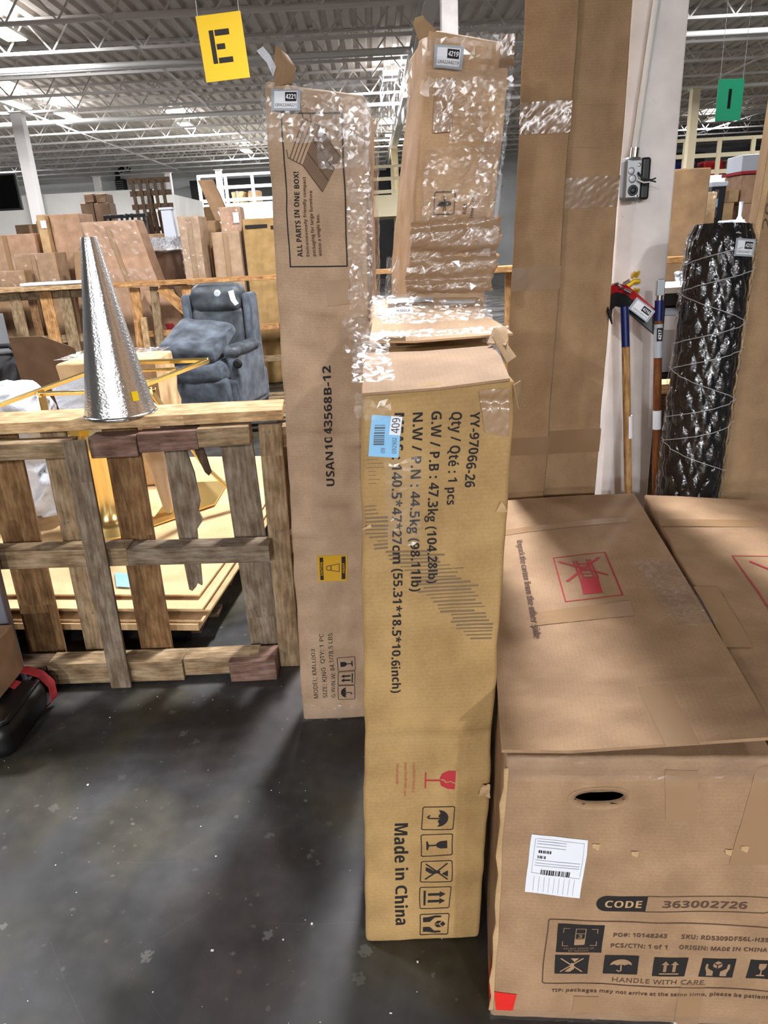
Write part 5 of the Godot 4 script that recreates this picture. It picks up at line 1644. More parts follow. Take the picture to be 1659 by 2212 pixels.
	g.sheet([[Vector3(-2.40, 0.24, -4.95), Vector3(-2.42, 0.72, -4.92), Vector3(-2.44, 1.19, -4.9)], [Vector3(-2.08, 0.24, -4.95), Vector3(-2.14, 0.72, -4.92), Vector3(-2.22, 1.185, -4.9)], [Vector3(-1.86, 0.24, -4.95), Vector3(-1.90, 0.72, -4.92), Vector3(-2.02, 1.10, -4.9)]], 0.008, 4)
	mi("raised_flap", g, M.card_dark, t, "large raised flap, brown inside")
	var c := G.c8(Vector3(-1.98, 0.247, -4.46), Vector3(0.61, 0, 0.02), Vector3(0, 0.81, 0), Vector3(0.03, 0, -0.38))
	t = plain_carton("carton", "crumpled pale carton behind the silver cone, in front of the recliner", c, M.card_light, 0.015, Vector3i(10, 10, 8), Warp.new(22, 0.02, 6.0))
	film(t, Fr.new(c[3], c[2] - c[3], c[7] - c[3]), 0.0, 0.0, 0.6, 0.4, 101, 0.012, 0.02, 0.3)
	patch(t, Fr.new(c[0], c[1] - c[0], c[3] - c[0]), rect(0.54, 0.0, 0.63, 0.80), M.card_tan, "side_strip", 0.022, 0.0, 3, 6)
	# crumpled packing plastic
	p = Vector3(-1.9, 0.25, -3.9)
	t = thing("packing_plastic", "heap of crumpled white packing plastic left of the cone", "plastic sheet", p)
	for k in [[Vector3(-2.5, 0.3, -3.75), Vector3(0.75, 0.72, 0.25), 31, "bag"], [Vector3(-2.20, 0.3, -4.02), Vector3(0.34, 0.72, 0.24), 32, "sheet"]]:
		g = at(t)
		g.rbox(G.c8(k[0], Vector3(k[1].x, 0, 0), Vector3(-0.08, k[1].y, 0), Vector3(0, 0, -k[1].z)), 0.10, Vector3i(16, 16, 10), Warp.new(k[2], 0.07, 4.5))
		mi(k[3], g, M.plastic_sheet, t)
	g = at(t)
	g.sheet([[Vector3(-1.80, 1.02, -3.95), Vector3(-1.50, 1.08, -3.9)], [Vector3(-1.72, 0.80, -3.85), Vector3(-1.45, 0.88, -3.85)], [Vector3(-1.6, 0.6, -3.8), Vector3(-1.4, 0.6, -3.8)]], 0.003, 6)
	mi("sheet", g, M.plastic_sheet, t)
	t = thing("dark_bag", "black bag slumped at the far left of the pen", "bag", Vector3(-2.7, 0, -5.6))
	g = at(t)
	g.rbox(G.c8(Vector3(-3.3, 0.0, -5.5), Vector3(0.75, 0, 0), Vector3(0.05, 1.0, 0), Vector3(0, 0, -0.4)), 0.14, Vector3i(12, 12, 8), Warp.new(33, 0.06, 4.0))
	mi("bag_body", g, M.dark, t)
	g = at(t)
	g.tube([Vector3(-3.1, 0.96, -5.6), Vector3(-3.0, 1.06, -5.6), Vector3(-2.8, 1.06, -5.6), Vector3(-2.7, 0.96, -5.6)], 0.02, 8)
	mi("handle", g, M.dark, t)
	make_recliner()
	make_back_fence()
	make_left_edge()

func g_sticker() -> void:
	# pale blue sticker on the topmost flattened carton
	var t := get_node("flattened_carton")
	var fr := Fr.new(Vector3(-1.8, 0.244, -3.9), Vector3.RIGHT, Vector3(0, 0, -1))
	patch(t, fr, [Vector2(0.558, -0.954), Vector2(0.629, -0.971), Vector2(0.586, -0.826), Vector2(0.498, -0.80)], M.sticker_blue, "blue_sticker", 0.004, 0.0, 3, 3)

func make_recliner() -> void:
	# slatted base it stands on
	var t := thing("wooden_pallet", "low pallet under the grey recliner", "pallet", Vector3(-1.5, 0, -7.3))
	for k in 6: slat(t, "slat", Vector3(-2.15, 0.145, -6.75 - k * 0.22), Vector3(-0.80, 0.145, -6.75 - k * 0.22), Vector3.BACK, 0.12, 0.02, M.wood_tan, k * 0.4)
	for x in [-2.1, -1.5, -0.86]: slat(t, "runner", Vector3(x, 0.067, -6.68), Vector3(x, 0.067, -7.95), Vector3.RIGHT, 0.05, 0.13, M.wood_tan, x)
	t = thing("recliner", "dark blue-grey padded recliner with a loose pillow, right of the silver cone", "armchair", Vector3(-1.63, 0.157, -7.25))
	t.rotation.y = deg_to_rad(-13.0)
	soft(t, "base", Vector3(-0.41, 0.0, 0.42), Vector3(0.82, 0.36, 0.84), 0.05, M.velvet, 0.006, 3)
	soft(t, "footrest", Vector3(-0.35, 0.05, 0.52), Vector3(0.70, 0.34, 0.14), 0.06, M.velvet, 0.008, 4)
	soft(t, "seat", Vector3(-0.335, 0.30, 0.54), Vector3(0.67, 0.24, 0.72), 0.11, M.velvet, 0.014, 5)
	for s in [-1, 1]:
		var x := -0.43 if s < 0 else 0.30
		soft(t, "armrest", Vector3(x, 0.05, 0.40), Vector3(0.13, 0.58, 0.72), 0.06, M.velvet, 0.008, 6 + s)
		soft(t, "armrest_pad", Vector3(x - 0.015, 0.54, 0.42), Vector3(0.16, 0.13, 0.62), 0.064, M.leather, 0.006, 9 + s)
	var b := soft(t, "backrest", Vector3(-0.29, 0.42, -0.22), Vector3(0.58, 0.56, 0.20), 0.07, M.leather, 0.010, 12)
	b.rotation.x = deg_to_rad(0.0)
	soft(t, "headrest", Vector3(-0.285, 0.90, -0.19), Vector3(0.57, 0.30, 0.25), 0.11, M.leather, 0.008, 13)
	for s in [-1, 1]:
		soft(t, "back_wing", Vector3(-0.375 if s < 0 else 0.285, 0.40, -0.20), Vector3(0.09, 0.70, 0.24), 0.04, M.velvet, 0.004, 15 + s)
	var g := G.new()
	g.sheet([[Vector3(0.25, 1.13, 0.0), Vector3(0.30, 1.14, -0.01)], [Vector3(0.29, 1.05, 0.055), Vector3(0.34, 1.06, 0.05)], [Vector3(0.33, 1.0, 0.06), Vector3(0.37, 1.02, 0.06)]], 0.002, 4)
	mi("paper_tag", g, M.sticker, t)
	g = G.new()
	g.lathe(Vector3(0.16, 1.12, 0.055), [Vector2(0, 0.008), Vector2(0.03, 0.006), Vector2(0.035, 0.0)], 16, Vector3(0, 0.3, 1).normalized())
	mi("fabric_badge", g, M.sticker_grey, t)
	g = G.new()
	g.lathe(Vector3(0.435, 0.50, 0.40), [Vector2(0, 0.02), Vector2(0.04, 0.02), Vector2(0.045, 0.0)], 16, Vector3.BACK)
	mi("lever_knob", g, M.black, t)
	for k in [[Vector3(-0.30, 0.60, 0.56), Vector3(0.58, 0.20, 0.62), 41, "large loose grey pillow lying on the recliner seat", -8.0, -22.0], [Vector3(-0.62, 0.42, 0.66), Vector3(0.46, 0.19, 0.5), 42, "second grey pillow sliding off the recliner's left side", 6.0, -4.0]]:
		var q := thing("pillow", k[3], "pillow", t.position, "loose pillows on the recliner")
		q.rotation = Vector3(0, t.rotation.y, 0)
		var h := G.new()
		h.rbox(G.c8(Vector3(-k[1].x / 2, -k[1].y / 2, k[1].z / 2), Vector3(k[1].x, 0, 0), Vector3(0, k[1].y, 0), Vector3(0, 0, -k[1].z)), 0.095, Vector3i(14, 10, 14), Warp.new(k[2], 0.035, 3.0))
		var m := mi("cushion", h, M.velvet, q)
		var ctr: Vector3 = k[0] + Vector3(k[1].x / 2, k[1].y / 2, -k[1].z / 2)
		m.position = ctr
		m.rotation_degrees = Vector3(-k[5] * 0.0 + 20.0, 0, k[4])
		h = G.new()
		var path := []
		for j in 25:
			var a := TAU * j / 24.0
			path.append(Vector3(cos(a) * k[1].x * 0.49, 0, sin(a) * k[1].z * 0.49).clamp(Vector3(-k[1].x * 0.45, -1, -k[1].z * 0.45), Vector3(k[1].x * 0.45, 1, k[1].z * 0.45)))
		h.tube(path, 0.008, 6)
		var sm := mi("seam", h, M.velvet, q)
		sm.position = ctr
		sm.rotation = m.rotation

func make_back_fence() -> void:
	var X := Vector3.RIGHT
	var V := Vector3.UP
	var z := -8.6
	var t := thing("wooden_pallet", "slatted pallet in the back fence, at the left behind the raised flap", "pallet", Vector3(-4.0, 0, z))
	var ms := [M.wood_grey, M.wood_tan, M.wood_brown, M.wood_orange, M.wood_tan, M.wood_grey, M.wood_brown]
	var xs := [-4.42, -4.10, -3.93, -3.74, -3.53, -3.27, -3.08]
	for k in 7: slat(t, "slat", Vector3(xs[k], 0.2, z - (0.06 if k == 2 or k == 6 else 0.0)), Vector3(xs[k] - 0.01, 1.33, z - (0.06 if k == 2 or k == 6 else 0.0)), X, 0.14 if k != 2 else 0.10, 0.02, ms[k], k * 0.6)
	for y in [0.28, 0.78, 1.28]: slat(t, "runner", Vector3(-4.6, y, z - 0.035), Vector3(-3.0, y, z - 0.035), V, 0.09, 0.04, M.wood_tan, y)
	t = thing("timber_fence", "open timber frame in the back fence behind the recliner", "fence", Vector3(-2.0, 0, z))
	for k in [[-2.78, -2.72, 0.11, M.wood_orange], [-2.56, -2.50, 0.09, M.wood_tan], [-2.17, -2.12, 0.12, M.wood_orange], [-1.06, -1.04, 0.10, M.wood_orange], [-0.92, -0.90, 0.07, M.wood_orange], [-0.6, -0.6, 0.09, M.wood_tan], [-0.1, -0.1, 0.09, M.wood_tan]]:
		slat(t, "post", Vector3(k[0], 0.0, z), Vector3(k[1], 1.31, z), X, k[2], 0.04, k[3], k[0])
	slat(t, "brace", Vector3(-1.9, 0.75, z + 0.02), Vector3(-2.42, 1.30, z + 0.02), X, 0.12, 0.03, M.wood_orange, 7.0)
	slat(t, "post", Vector3(-2.68, 0.0, z + 0.05), Vector3(-2.66, 0.98, z + 0.05), X, 0.07, 0.04, M.wood_fresh, 7.5)
	slat(t, "rail", Vector3(-2.7, 0.78, z - 0.04), Vector3(0.2, 0.80, z - 0.04), V, 0.07, 0.03, M.wood_orange, 8.0)
	slat(t, "rail", Vector3(-2.7, 0.42, z - 0.04), Vector3(0.2, 0.42, z - 0.04), V, 0.07, 0.03, M.wood_tan, 8.3)
	t = thing("fence_rail", "long pale timber rail capping the back fence", "rail", Vector3(-2.2, 1.34, z))
	slat(t, "plank", Vector3(-4.8, 1.365, z), Vector3(-3.0, 1.355, z), Vector3.BACK, 0.20, 0.05, M.wood_fresh, 9.0)
	slat(t, "plank", Vector3(-3.0, 1.35, z), Vector3(0.4, 1.34, z), Vector3.BACK, 0.16, 0.05, M.wood_orange, 9.4)
	t = thing("foam_board", "white foam strip lying on the back fence rail", "foam strip", Vector3(-3.6, 1.385, z))
	var g := at(t)
	g.rbox(G.c8(Vector3(-3.98, 1.388, z + 0.09), Vector3(0.92, 0, 0), Vector3(0, 0.035, 0), Vector3(0.03, 0, -0.2)), 0.01, Vector3i(12, 2, 3), Warp.new(51, 0.008, 5.0))
	mi("strip", g, M.white_plastic, t)
	# things leaning behind that fence
	var c := G.c8(Vector3(-2.38, 0, z - 0.25), Vector3(0.34, 0, 0), Vector3(-0.36, 1.25, -0.1), Vector3(0, 0, -0.12))
	t = plain_carton("leaning_carton", "reddish carton leaning behind the back fence frame", c, M.card_red, 0.01)
	patch(t, Fr.new(c[0], c[1] - c[0], c[3] - c[0]), rect(0.1, 0.75, 0.2, 0.9), M.ink_red, "red_print", 0.002, 0.0, 2, 2)
	c = G.c8(Vector3(-1.98, 0, z - 0.42), Vector3(0.30, 0, 0), Vector3(-0.42, 1.28, -0.05), Vector3(0, 0, -0.12))
	plain_carton("leaning_carton", "dark brown carton leaning behind the back fence brace", c, M.card_dark, 0.01)
	c = G.c8(Vector3(-4.6, 0.0, z + 0.55), Vector3(0.42, 0, 0), Vector3(0, 1.12, 0), Vector3(0, 0, -0.35))
	t = plain_carton("carton", "grey carton with pink print at the far left of the pen", c, M.sticker_grey, 0.01)
	patch(t, Fr.new(c[0], c[1] - c[0], c[3] - c[0]), rect(0.12, 0.78, 0.38, 0.98), M.pink_print, "pink_print", 0.002, 0.0, 2, 2)

func make_left_edge() -> void:
	# grey post, box, black tub and red webbing at the lower left edge
	var t := thing("steel_pole", "grey steel pole leaning at the lower left edge of the picture", "pole", Vector3(-1.50, 0, -2.46))
	var g := at(t)
	g.rbox([Vector3(-1.515, 0.0, -2.44), Vector3(-1.480, 0.0, -2.45), Vector3(-1.475, 0.75, -2.46), Vector3(-1.525, 0.75, -2.44), Vector3(-1.525, 0.0, -2.50), Vector3(-1.490, 0.0, -2.50), Vector3(-1.485, 0.75, -2.52), Vector3(-1.530, 0.75, -2.50)], 0.006)
	mi("tube", g, M.grey_tube, t)
	g = at(t)
	g.rbox(G.c8(Vector3(-1.525, 0.0, -2.42), Vector3(0.05, 0, 0), Vector3(0, 0.07, 0), Vector3(0, 0, -0.10)), 0.008)
	mi("rubber_foot", g, M.rubber, t)
	g = at(t)
	g.lathe(Vector3(-1.505, 0.045, -2.418), [Vector2(0, 0.006), Vector2(0.010, 0.005), Vector2(0.012, 0.0)], 12, Vector3.BACK)
	mi("bolt", g, M.cast, t)
	var c := G.c8(Vector3(-1.76, 0.165, -2.22), Vector3(0.318, 0, 0.0), Vector3(0, 0.20, 0), Vector3(0.0, 0, -0.20))
	plain_carton("carton", "corner of a small brown carton at the lower left edge", c, M.card_tan, 0.006)
	t = thing("black_tub", "black rounded plastic tub at the lower left edge, under the small carton", "tub", Vector3(-1.55, 0, -2.2))
	g = at(t)
	g.rbox(G.c8(Vector3(-1.85, 0.0, -2.06), Vector3(0.50, 0, 0), Vector3(0, 0.15, 0), Vector3(0, 0, -0.34)), 0.055, Vector3i(8, 6, 8))
	mi("shell", g, M.rubber, t)
	g = at(t)
	g.tube([Vector3(-1.80, 0.143, -2.085), Vector3(-1.40, 0.143, -2.085), Vector3(-1.372, 0.143, -2.11), Vector3(-1.372, 0.143, -2.36)], 0.011, 8)
	mi("rim", g, M.rubber, t)
	t = thing("red_strap", "loop of red webbing strap spilling from the black tub", "strap", Vector3(-1.40, 0.05, -2.38))
	for k in [[[-1.50, 0.165, -2.40], [-1.44, 0.172, -2.405], [-1.385, 0.145, -2.41], [-1.350, 0.095, -2.41], [-1.345, 0.035, -2.395], [-1.375, 0.012, -2.37], [-1.42, 0.010, -2.35]], [[-1.49, 0.160, -2.33], [-1.445, 0.160, -2.325], [-1.40, 0.12, -2.335], [-1.375, 0.06, -2.35], [-1.380, 0.012, -2.36]]]:
		g = at(t)
		var net := []
		for q in k: net.append([Vector3(q[0], q[1], q[2] + 0.022), Vector3(q[0] + 0.004, q[1], q[2] - 0.022)])
		g.sheet(net, 0.004, 3)
		mi("webbing", g, M.red_web, t)

# ------------------------------------------------------------------ stock far behind on the left
func stock(label: String, x0: float, x1: float, y0: float, y1: float, z: float, depth: float, m: Material, lean := 0.0, yaw := 0.0, tape := true, called := "carton") -> Node3D:
	var u := Vector3(x1 - x0, 0, 0).rotated(Vector3.UP, yaw)
	var d := Vector3(0, 0, -depth).rotated(Vector3.UP, yaw)
	var c := G.c8(Vector3(x0 - lean * 0.0, y0, z), u, Vector3(lean, y1 - y0, 0), d)
	var t := plain_carton(called, label, c, m, 0.012, Vector3i(6, 8, 4), Warp.new(int(x0 * 37 + z * 11) , 0.008, 3.0))
	if tape:
		var fr := Fr.new(c[0], u, Vector3(lean, y1 - y0, 0))
		var w := u.length()
		patch(t, fr, rect(w * 0.42, 0.02, w * 0.42 + 0.05, (y1 - y0) - 0.01), M.tape, "packing_tape", 0.012, 0.0, 2, 8)
	return t

func face_of(t: Node3D, c0: Vector3, u: Vector3, w: Vector3, q: Array, m: Material, called: String, off := 0.012) -> void:
	patch(t, Fr.new(c0, u, w), q, m, called, off, 0.0, 3, 3)

func make_far_left() -> void:
	var X := Vector3.RIGHT
	var V := Vector3.UP
	var t := stock("wide tan carton at the far left edge, above the back fence", -4.9, -4.22, 0.0, 1.98, -9.7, 0.5, M.card_red)
	t = stock("open dark-topped carton behind the wide tan one, left of the pale column", -5.3, -4.80, 0.0, 2.17, -11.6, 0.5, M.card_dark)
	t = stock("tan carton with two white labels, left of the orange-edged tall carton", -4.40, -3.98, 0.0, 2.15, -10.3, 0.4, M.card_tan, -0.02, 0.0, false)
	face_of(t, Vector3(-4.40, 0, -10.3), X, V, rect(0.08, 1.90, 0.17, 2.0), M.sticker, "paper_label")
	face_of(t, Vector3(-4.40, 0, -10.3), X, V, rect(0.21, 1.91, 0.30, 2.01), M.sticker, "paper_label")
	t = stock("tall plain carton with an orange-lit narrow side, above the back fence", -4.00, -3.62, 0.0, 2.19, -9.8, 0.5, M.card_red, -0.03, 0.0, false)
	t = stock("narrow orange-tan carton standing against the tall plain one", -4.12, -4.01, 0.0, 2.19, -9.7, 0.5, M.card_light, -0.03, 0.0, false)
	face_of(t, Vector3(-4.12, 0, -9.7), X, V, rect(0.02, 2.03, 0.09, 2.12), M.sticker, "paper_label")
	t = stock("film-wrapped low carton on the left, just above the fence rail", -4.30, -3.80, 0.0, 1.74, -9.2, 0.35, M.card_tan)
	film(t, Fr.new(Vector3(-4.30, 0, -9.19), X, V), 0.0, 1.40, 0.5, 1.74, 111, 0.02, 0.015, 0.2)
	t = stock("small wrapped parcel resting near the left end of the fence rail", -4.60, -4.10, 0.0, 1.56, -8.95, 0.2, M.card_tan, 0.0, 0.0, false)
	film(t, Fr.new(Vector3(-4.60, 0, -8.94), X, V), 0.0, 1.38, 0.5, 1.56, 112, 0.02, 0.012, 0.2)
	t = stock("thin carton board leaning right, just left of the silver cone tip", -3.66, -3.52, 0.0, 1.74, -9.0, 0.08, M.card_brown, 0.16, 0.0, false)
	t = stock("large film-wrapped carton leaning left behind the silver cone", -2.94, -2.29, 0.0, 2.05, -9.12, 0.35, M.card_red, -0.46, 0.0, true)
	film(t, Fr.new(Vector3(-2.94, 0, -9.11), X, Vector3(-0.46, 2.05, 0)), 0.0, 1.72, 0.66, 2.09, 113, 0.03, 0.015, 0.6)
	film(t, Fr.new(Vector3(-2.94, 0, -9.11), X, Vector3(-0.46, 2.05, 0)), 0.0, 1.40, 0.66, 1.55, 114, 0.02, 0.015, 0.2)
	t = stock("dented tan carton between the wrapped carton and the dark slats", -3.40, -2.95, 0.0, 1.93, -11.0, 0.4, M.card_light)
	t = stock("tall pale-brown wrapped carton standing above the recliner", -2.27, -2.02, 0.0, 2.06, -9.2, 0.45, M.card_pink)
	film(t, Fr.new(Vector3(-2.27, 0, -9.19), X, V), 0.0, 1.40, 0.25, 2.05, 115, 0.012, 0.012, 1.2)
	t = stock("brown carton side lying back behind the tall wrapped one", -2.06, -1.72, 0.0, 2.02, -9.85, 0.3, M.card_brown, 0.0, 0.0, false)
	t = stock("square tan carton right of the tall wrapped one, above the recliner", -1.93, -1.58, 0.0, 1.87, -9.35, 0.4, M.card_pink)
	t = stock("small film-wrapped carton with a white label, on top of the square one", -1.84, -1.58, 1.87, 2.16, -9.6, 0.3, M.card_red, 0.0, 0.0, false)
	film(t, Fr.new(Vector3(-1.84, 1.87, -9.59), X, V), 0.0, 0.0, 0.26, 0.29, 116, 0.012, 0.012, 0.4)
	face_of(t, Vector3(-1.84, 1.87, -9.6), X, V, rect(0.17, 0.10, 0.24, 0.22), M.sticker, "paper_label", 0.03)
	t = stock("ochre carton with a dark top band beside the pinkish carton's edge", -1.53, -1.10, 0.0, 2.00, -9.35, 0.45, M.card_ochre, 0.0, 0.0, false)
	face_of(t, Vector3(-1.53, 0, -9.35), X, V, rect(0.03, 1.89, 0.30, 1.93), M.ink, "printed_band")
	face_of(t, Vector3(-1.53, 0, -9.35), X, V, rect(0.34, 1.87, 0.38, 1.91), M.ink, "printed_band")
	t = stock("long thin carton leaning far left out of the stacked goods", -1.31, -1.11, 0.0, 2.53, -10.25, 0.10, M.card_tan, -0.89, 0.0, false, "long_carton")
	face_of(t, Vector3(-1.31, 0, -10.25), X, Vector3(-0.89, 2.53, 0), rect(0.08, 2.20, 0.12, 2.27), M.sticker, "paper_label")
	t = stock("short orange-edged carton left of the long leaning one", -2.22, -1.98, 0.0, 2.22, -10.5, 0.3, M.card_brown, 0.0, 0.0, false)
	# sofa back
	t = thing("sofa_back", "brown padded sofa back lying above the fence rail", "sofa", Vector3(-2.6, 0, -9.5))
	var g := at(t)
	g.rbox(G.c8(Vector3(-2.82, 0.6, -9.56), Vector3(0.50, 0, 0), Vector3(0, 1.10, 0), Vector3(0, 0, -0.3)), 0.10, Vector3i(10, 10, 6), Warp.new(61, 0.02, 4.0))
	mi("cushion", g, M.sofa_brown, t)
	g = at(t)
	g.rbox(G.c8(Vector3(-2.84, 0.0, -9.56), Vector3(0.54, 0, 0), Vector3(0, 0.62, 0), Vector3(0, 0, -0.35)), 0.06, Vector3i(6, 6, 6))
	mi("base", g, M.sofa_brown, t)
	film(t, Fr.new(Vector3(-2.95, 1.66, -9.45), X, Vector3(0, 0.3, -1)), 0.0, 0.0, 0.75, 0.4, 117, 0.05, 0.03, 0.3, M.film_white)
	# white tapered post
	t = thing("white_post", "white tapered plastic post standing among the cartons", "post", Vector3(-2.78, 0, -10.6))
	g = at(t)
	g.rbox([Vector3(-2.78, 0.0, -10.5), Vector3(-2.50, 0.0, -10.5), Vector3(-2.66, 2.22, -10.5), Vector3(-2.80, 2.22, -10.5), Vector3(-2.78, 0.0, -10.62), Vector3(-2.50, 0.0, -10.62), Vector3(-2.66, 2.22, -10.62), Vector3(-2.80, 2.22, -10.62)], 0.01)
	mi("shaft", g, M.white_plastic, t)
	g = at(t)
	g.box(Vector3(-2.82, 2.21, -10.48), Vector3(0.18, 0.03, 0.16), 0.005)
	mi("cap", g, M.white_plastic, t)
	# dark slatted boards
	for k in [["dark upright slatted panel left of the white post", -3.42, 2.28], ["darker, shorter slatted panel left of the first", -3.86, 2.08]]:
		t = thing("slatted_panel", k[0], "panel", Vector3(k[1], 0, -12.2), "dark slatted panels by the white post")
		for j in 4: slat(t, "slat", Vector3(k[1] + j * 0.085 + 0.12, 0.0, -12.2), Vector3(k[1] + j * 0.085 - 0.02, k[2], -12.2), X, 0.06, 0.03, M.wood_dark, j)
		slat(t, "rail", Vector3(k[1], k[2] - 0.25, -12.23), Vector3(k[1] + 0.32, k[2] - 0.25, -12.23), V, 0.06, 0.03, M.wood_dark, 2.0)
	# dark stack and black chairs against the partition
	for k in [["lower left dark carton of the stack against the white partition", -5.52, -5.27, 0.0, 2.64], ["lower right dark carton of the stack against the white partition", -5.26, -4.97, 0.0, 2.63], ["upper left dark carton of the stack against the white partition", -5.42, -5.24, 2.64, 2.80], ["upper right dark carton, tipped, on the stack against the white partition", -5.19, -5.00, 2.63, 2.79]]:
		stock(k[0], k[1], k[2], k[3], k[4], -15.0, 0.4, M.card_dark, 0.0, 0.0, false)
	for k in 2:
		var x := -4.75 + k * 0.40
		t = thing("black_chair", ["black framed chair, left one on top of the far stock", "black framed chair, right one on top of the far stock"][k], "chair", Vector3(x, 1.85, -14.1), "black chairs on the far stock")
		for s in [0.0, 0.30]:
			slat(t, "leg", Vector3(x + s, 1.85, -14.0), Vector3(x + s, 2.33, -14.0), X, 0.04, 0.04, M.black)
			slat(t, "leg", Vector3(x + s, 1.85, -14.3), Vector3(x + s, 2.38, -14.3), X, 0.04, 0.04, M.black)
		slat(t, "seat", Vector3(x - 0.02, 2.33, -14.15), Vector3(x + 0.34, 2.33, -14.15), Vector3.BACK, 0.34, 0.05, M.black)
		slat(t, "backrest", Vector3(x - 0.02, 2.22, -14.0), Vector3(x + 0.34, 2.22, -14.0), V, 0.05, 0.03, M.black)
	t = stock("wide low dark crate carrying the two black chairs", -4.95, -3.85, 0.0, 1.85, -13.9, 0.6, M.card_dark, 0.0, 0.0, false)
	# hanging monitor
	t = thing("hanging_monitor", "black flat screen hanging at the far left edge of the picture", "monitor", Vector3(-6.0, 2.5, -13.0))
	g = at(t)
	g.box(Vector3(-6.75, 2.46, -13.0), Vector3(1.0, 0.56, 0.06), 0.01)
	mi("casing", g, M.black, t)
	g = at(t)
	g.box(Vector3(-6.72, 2.49, -12.995), Vector3(0.94, 0.50, 0.006), 0.001)
	mi("display_glass", g, M.black_gloss, t)
	g = at(t)
	g.tube([Vector3(-6.25, 3.0, -13.05), Vector3(-6.25, 5.2, -13.05)], 0.02, 8)
	mi("hanging_rod", g, M.steel, t)
	# unit heater on the back wall
	t = thing("unit_heater", "dark unit heater with a hooked flue on the grey back wall", "heater", Vector3(-11.7, 4.4, -37.7))
	g = at(t)
	g.box(Vector3(-11.95, 4.45, -37.45), Vector3(0.42, 0.62, 0.54), 0.04)
	mi("body", g, M.dark, t)
	g = at(t)
	g.tube([Vector3(-11.85, 5.0, -37.7), Vector3(-11.85, 5.35, -37.7), Vector3(-11.6, 5.5, -37.7), Vector3(-11.2, 5.48, -37.7)], 0.12, 10)
	mi("flue", g, M.dark, t)
	for k in 6:
		g = at(t)
		g.box(Vector3(-11.93, 4.5 + k * 0.09, -37.42), Vector3(0.38, 0.03, 0.03), 0.0)
		mi("louvre", g, M.cast, t)
	# dark rack of stacked pallets against the partition end
	t = thing("pallet_rack", "dark upright pallet against the end of the white partition", "pallet", Vector3(-5.4, 0, -19.0))
	for k in 5: slat(t, "slat", Vector3(-5.55 + k * 0.18, 0.0, -19.0), Vector3(-5.65 + k * 0.18, 3.35, -19.0), X, 0.08, 0.03, M.wood_dark, k)
	for y in [2.75, 3.05, 3.33]: slat(t, "runner", Vector3(-5.75, y, -19.05), Vector3(-4.75, y, -19.05), V, 0.12, 0.05, M.wood_dark, y)
	# mezzanine with white railing
	mezzanine("raised mezzanine with bright white railing behind the stock on the left", -5.95, -2.2, -28.0, 3.05, M.rail_white)
	mezzanine("far mezzanine with cream railing in the gap between the tall cartons", 0.0, 2.4, -28.0, 3.05, M.rail_cream)
	t = stock("dark storage cabinet at the back behind the white railing", -8.2, -3.2, 0.0, 4.75, -36.5, 1.0, M.dark, 0.0, 0.0, false, "storage_cabinet")
	t = stock("dark storage cabinet at the back between the tall cartons", -0.6, 3.4, 0.0, 4.75, -36.5, 1.0, M.dark, 0.0, 0.0, false, "storage_cabinet")
	for k in [["tan bundle on the mezzanine behind the white railing", -5.0, 3.3, M.card_light], ["brown bundle on the mezzanine right of the tan one", -4.4, 3.3, M.card_brown]]:
		t = thing("goods_bundle", k[0], "bundle", Vector3(k[1], k[2], -29.0), "bundles on the left mezzanine")
		g = at(t)
		g.rbox(G.c8(Vector3(k[1], 3.24, -28.8), Vector3(0.5, 0, 0), Vector3(0, 0.42, 0), Vector3(0, 0, -0.5)), 0.1, Vector3i(6, 6, 6), Warp.new(71, 0.06, 3.0))
		mi("bundle", g, k[3], t)
		g = at(t)
		g.box(Vector3(k[1] + 0.2, 3.24, -28.77), Vector3(0.05, 0.43, 0.03), 0.005)
		mi("strap", g, M.white_plastic, t)

func mezzanine(label: String, x0: float, x1: float, z: float, y: float, m: Material) -> void:
	var t := thing("mezzanine", label, "mezzanine", Vector3(x0, 0, z))
	var g := at(t)
	g.box(Vector3(x0 - 0.1, y - 0.55, z + 0.05), Vector3(x1 - x0 + 0.2, 0.72, 4.0), 0.01)
	mi("deck_edge", g, m, t)
	var n := int((x1 - x0) / 0.95)
	for k in n + 1:
		slat(t, "post", Vector3(x0 + k * 0.95, y, z), Vector3(x0 + k * 0.95, y + 1.12, z), Vector3.RIGHT, 0.11, 0.07, m)
	for h in [0.28, 0.70, 1.10]:
		slat(t, "rail", Vector3(x0 - 0.05, y + h, z), Vector3(x1, y + h, z), Vector3.UP, 0.11 if h < 1.0 else 0.09, 0.05, m)
	for k in [x0 + 0.1, x1 - 0.2]:
		slat(t, "support", Vector3(k, 0, z - 0.1), Vector3(k, y - 0.5, z - 0.1), Vector3.RIGHT, 0.15, 0.15, m)

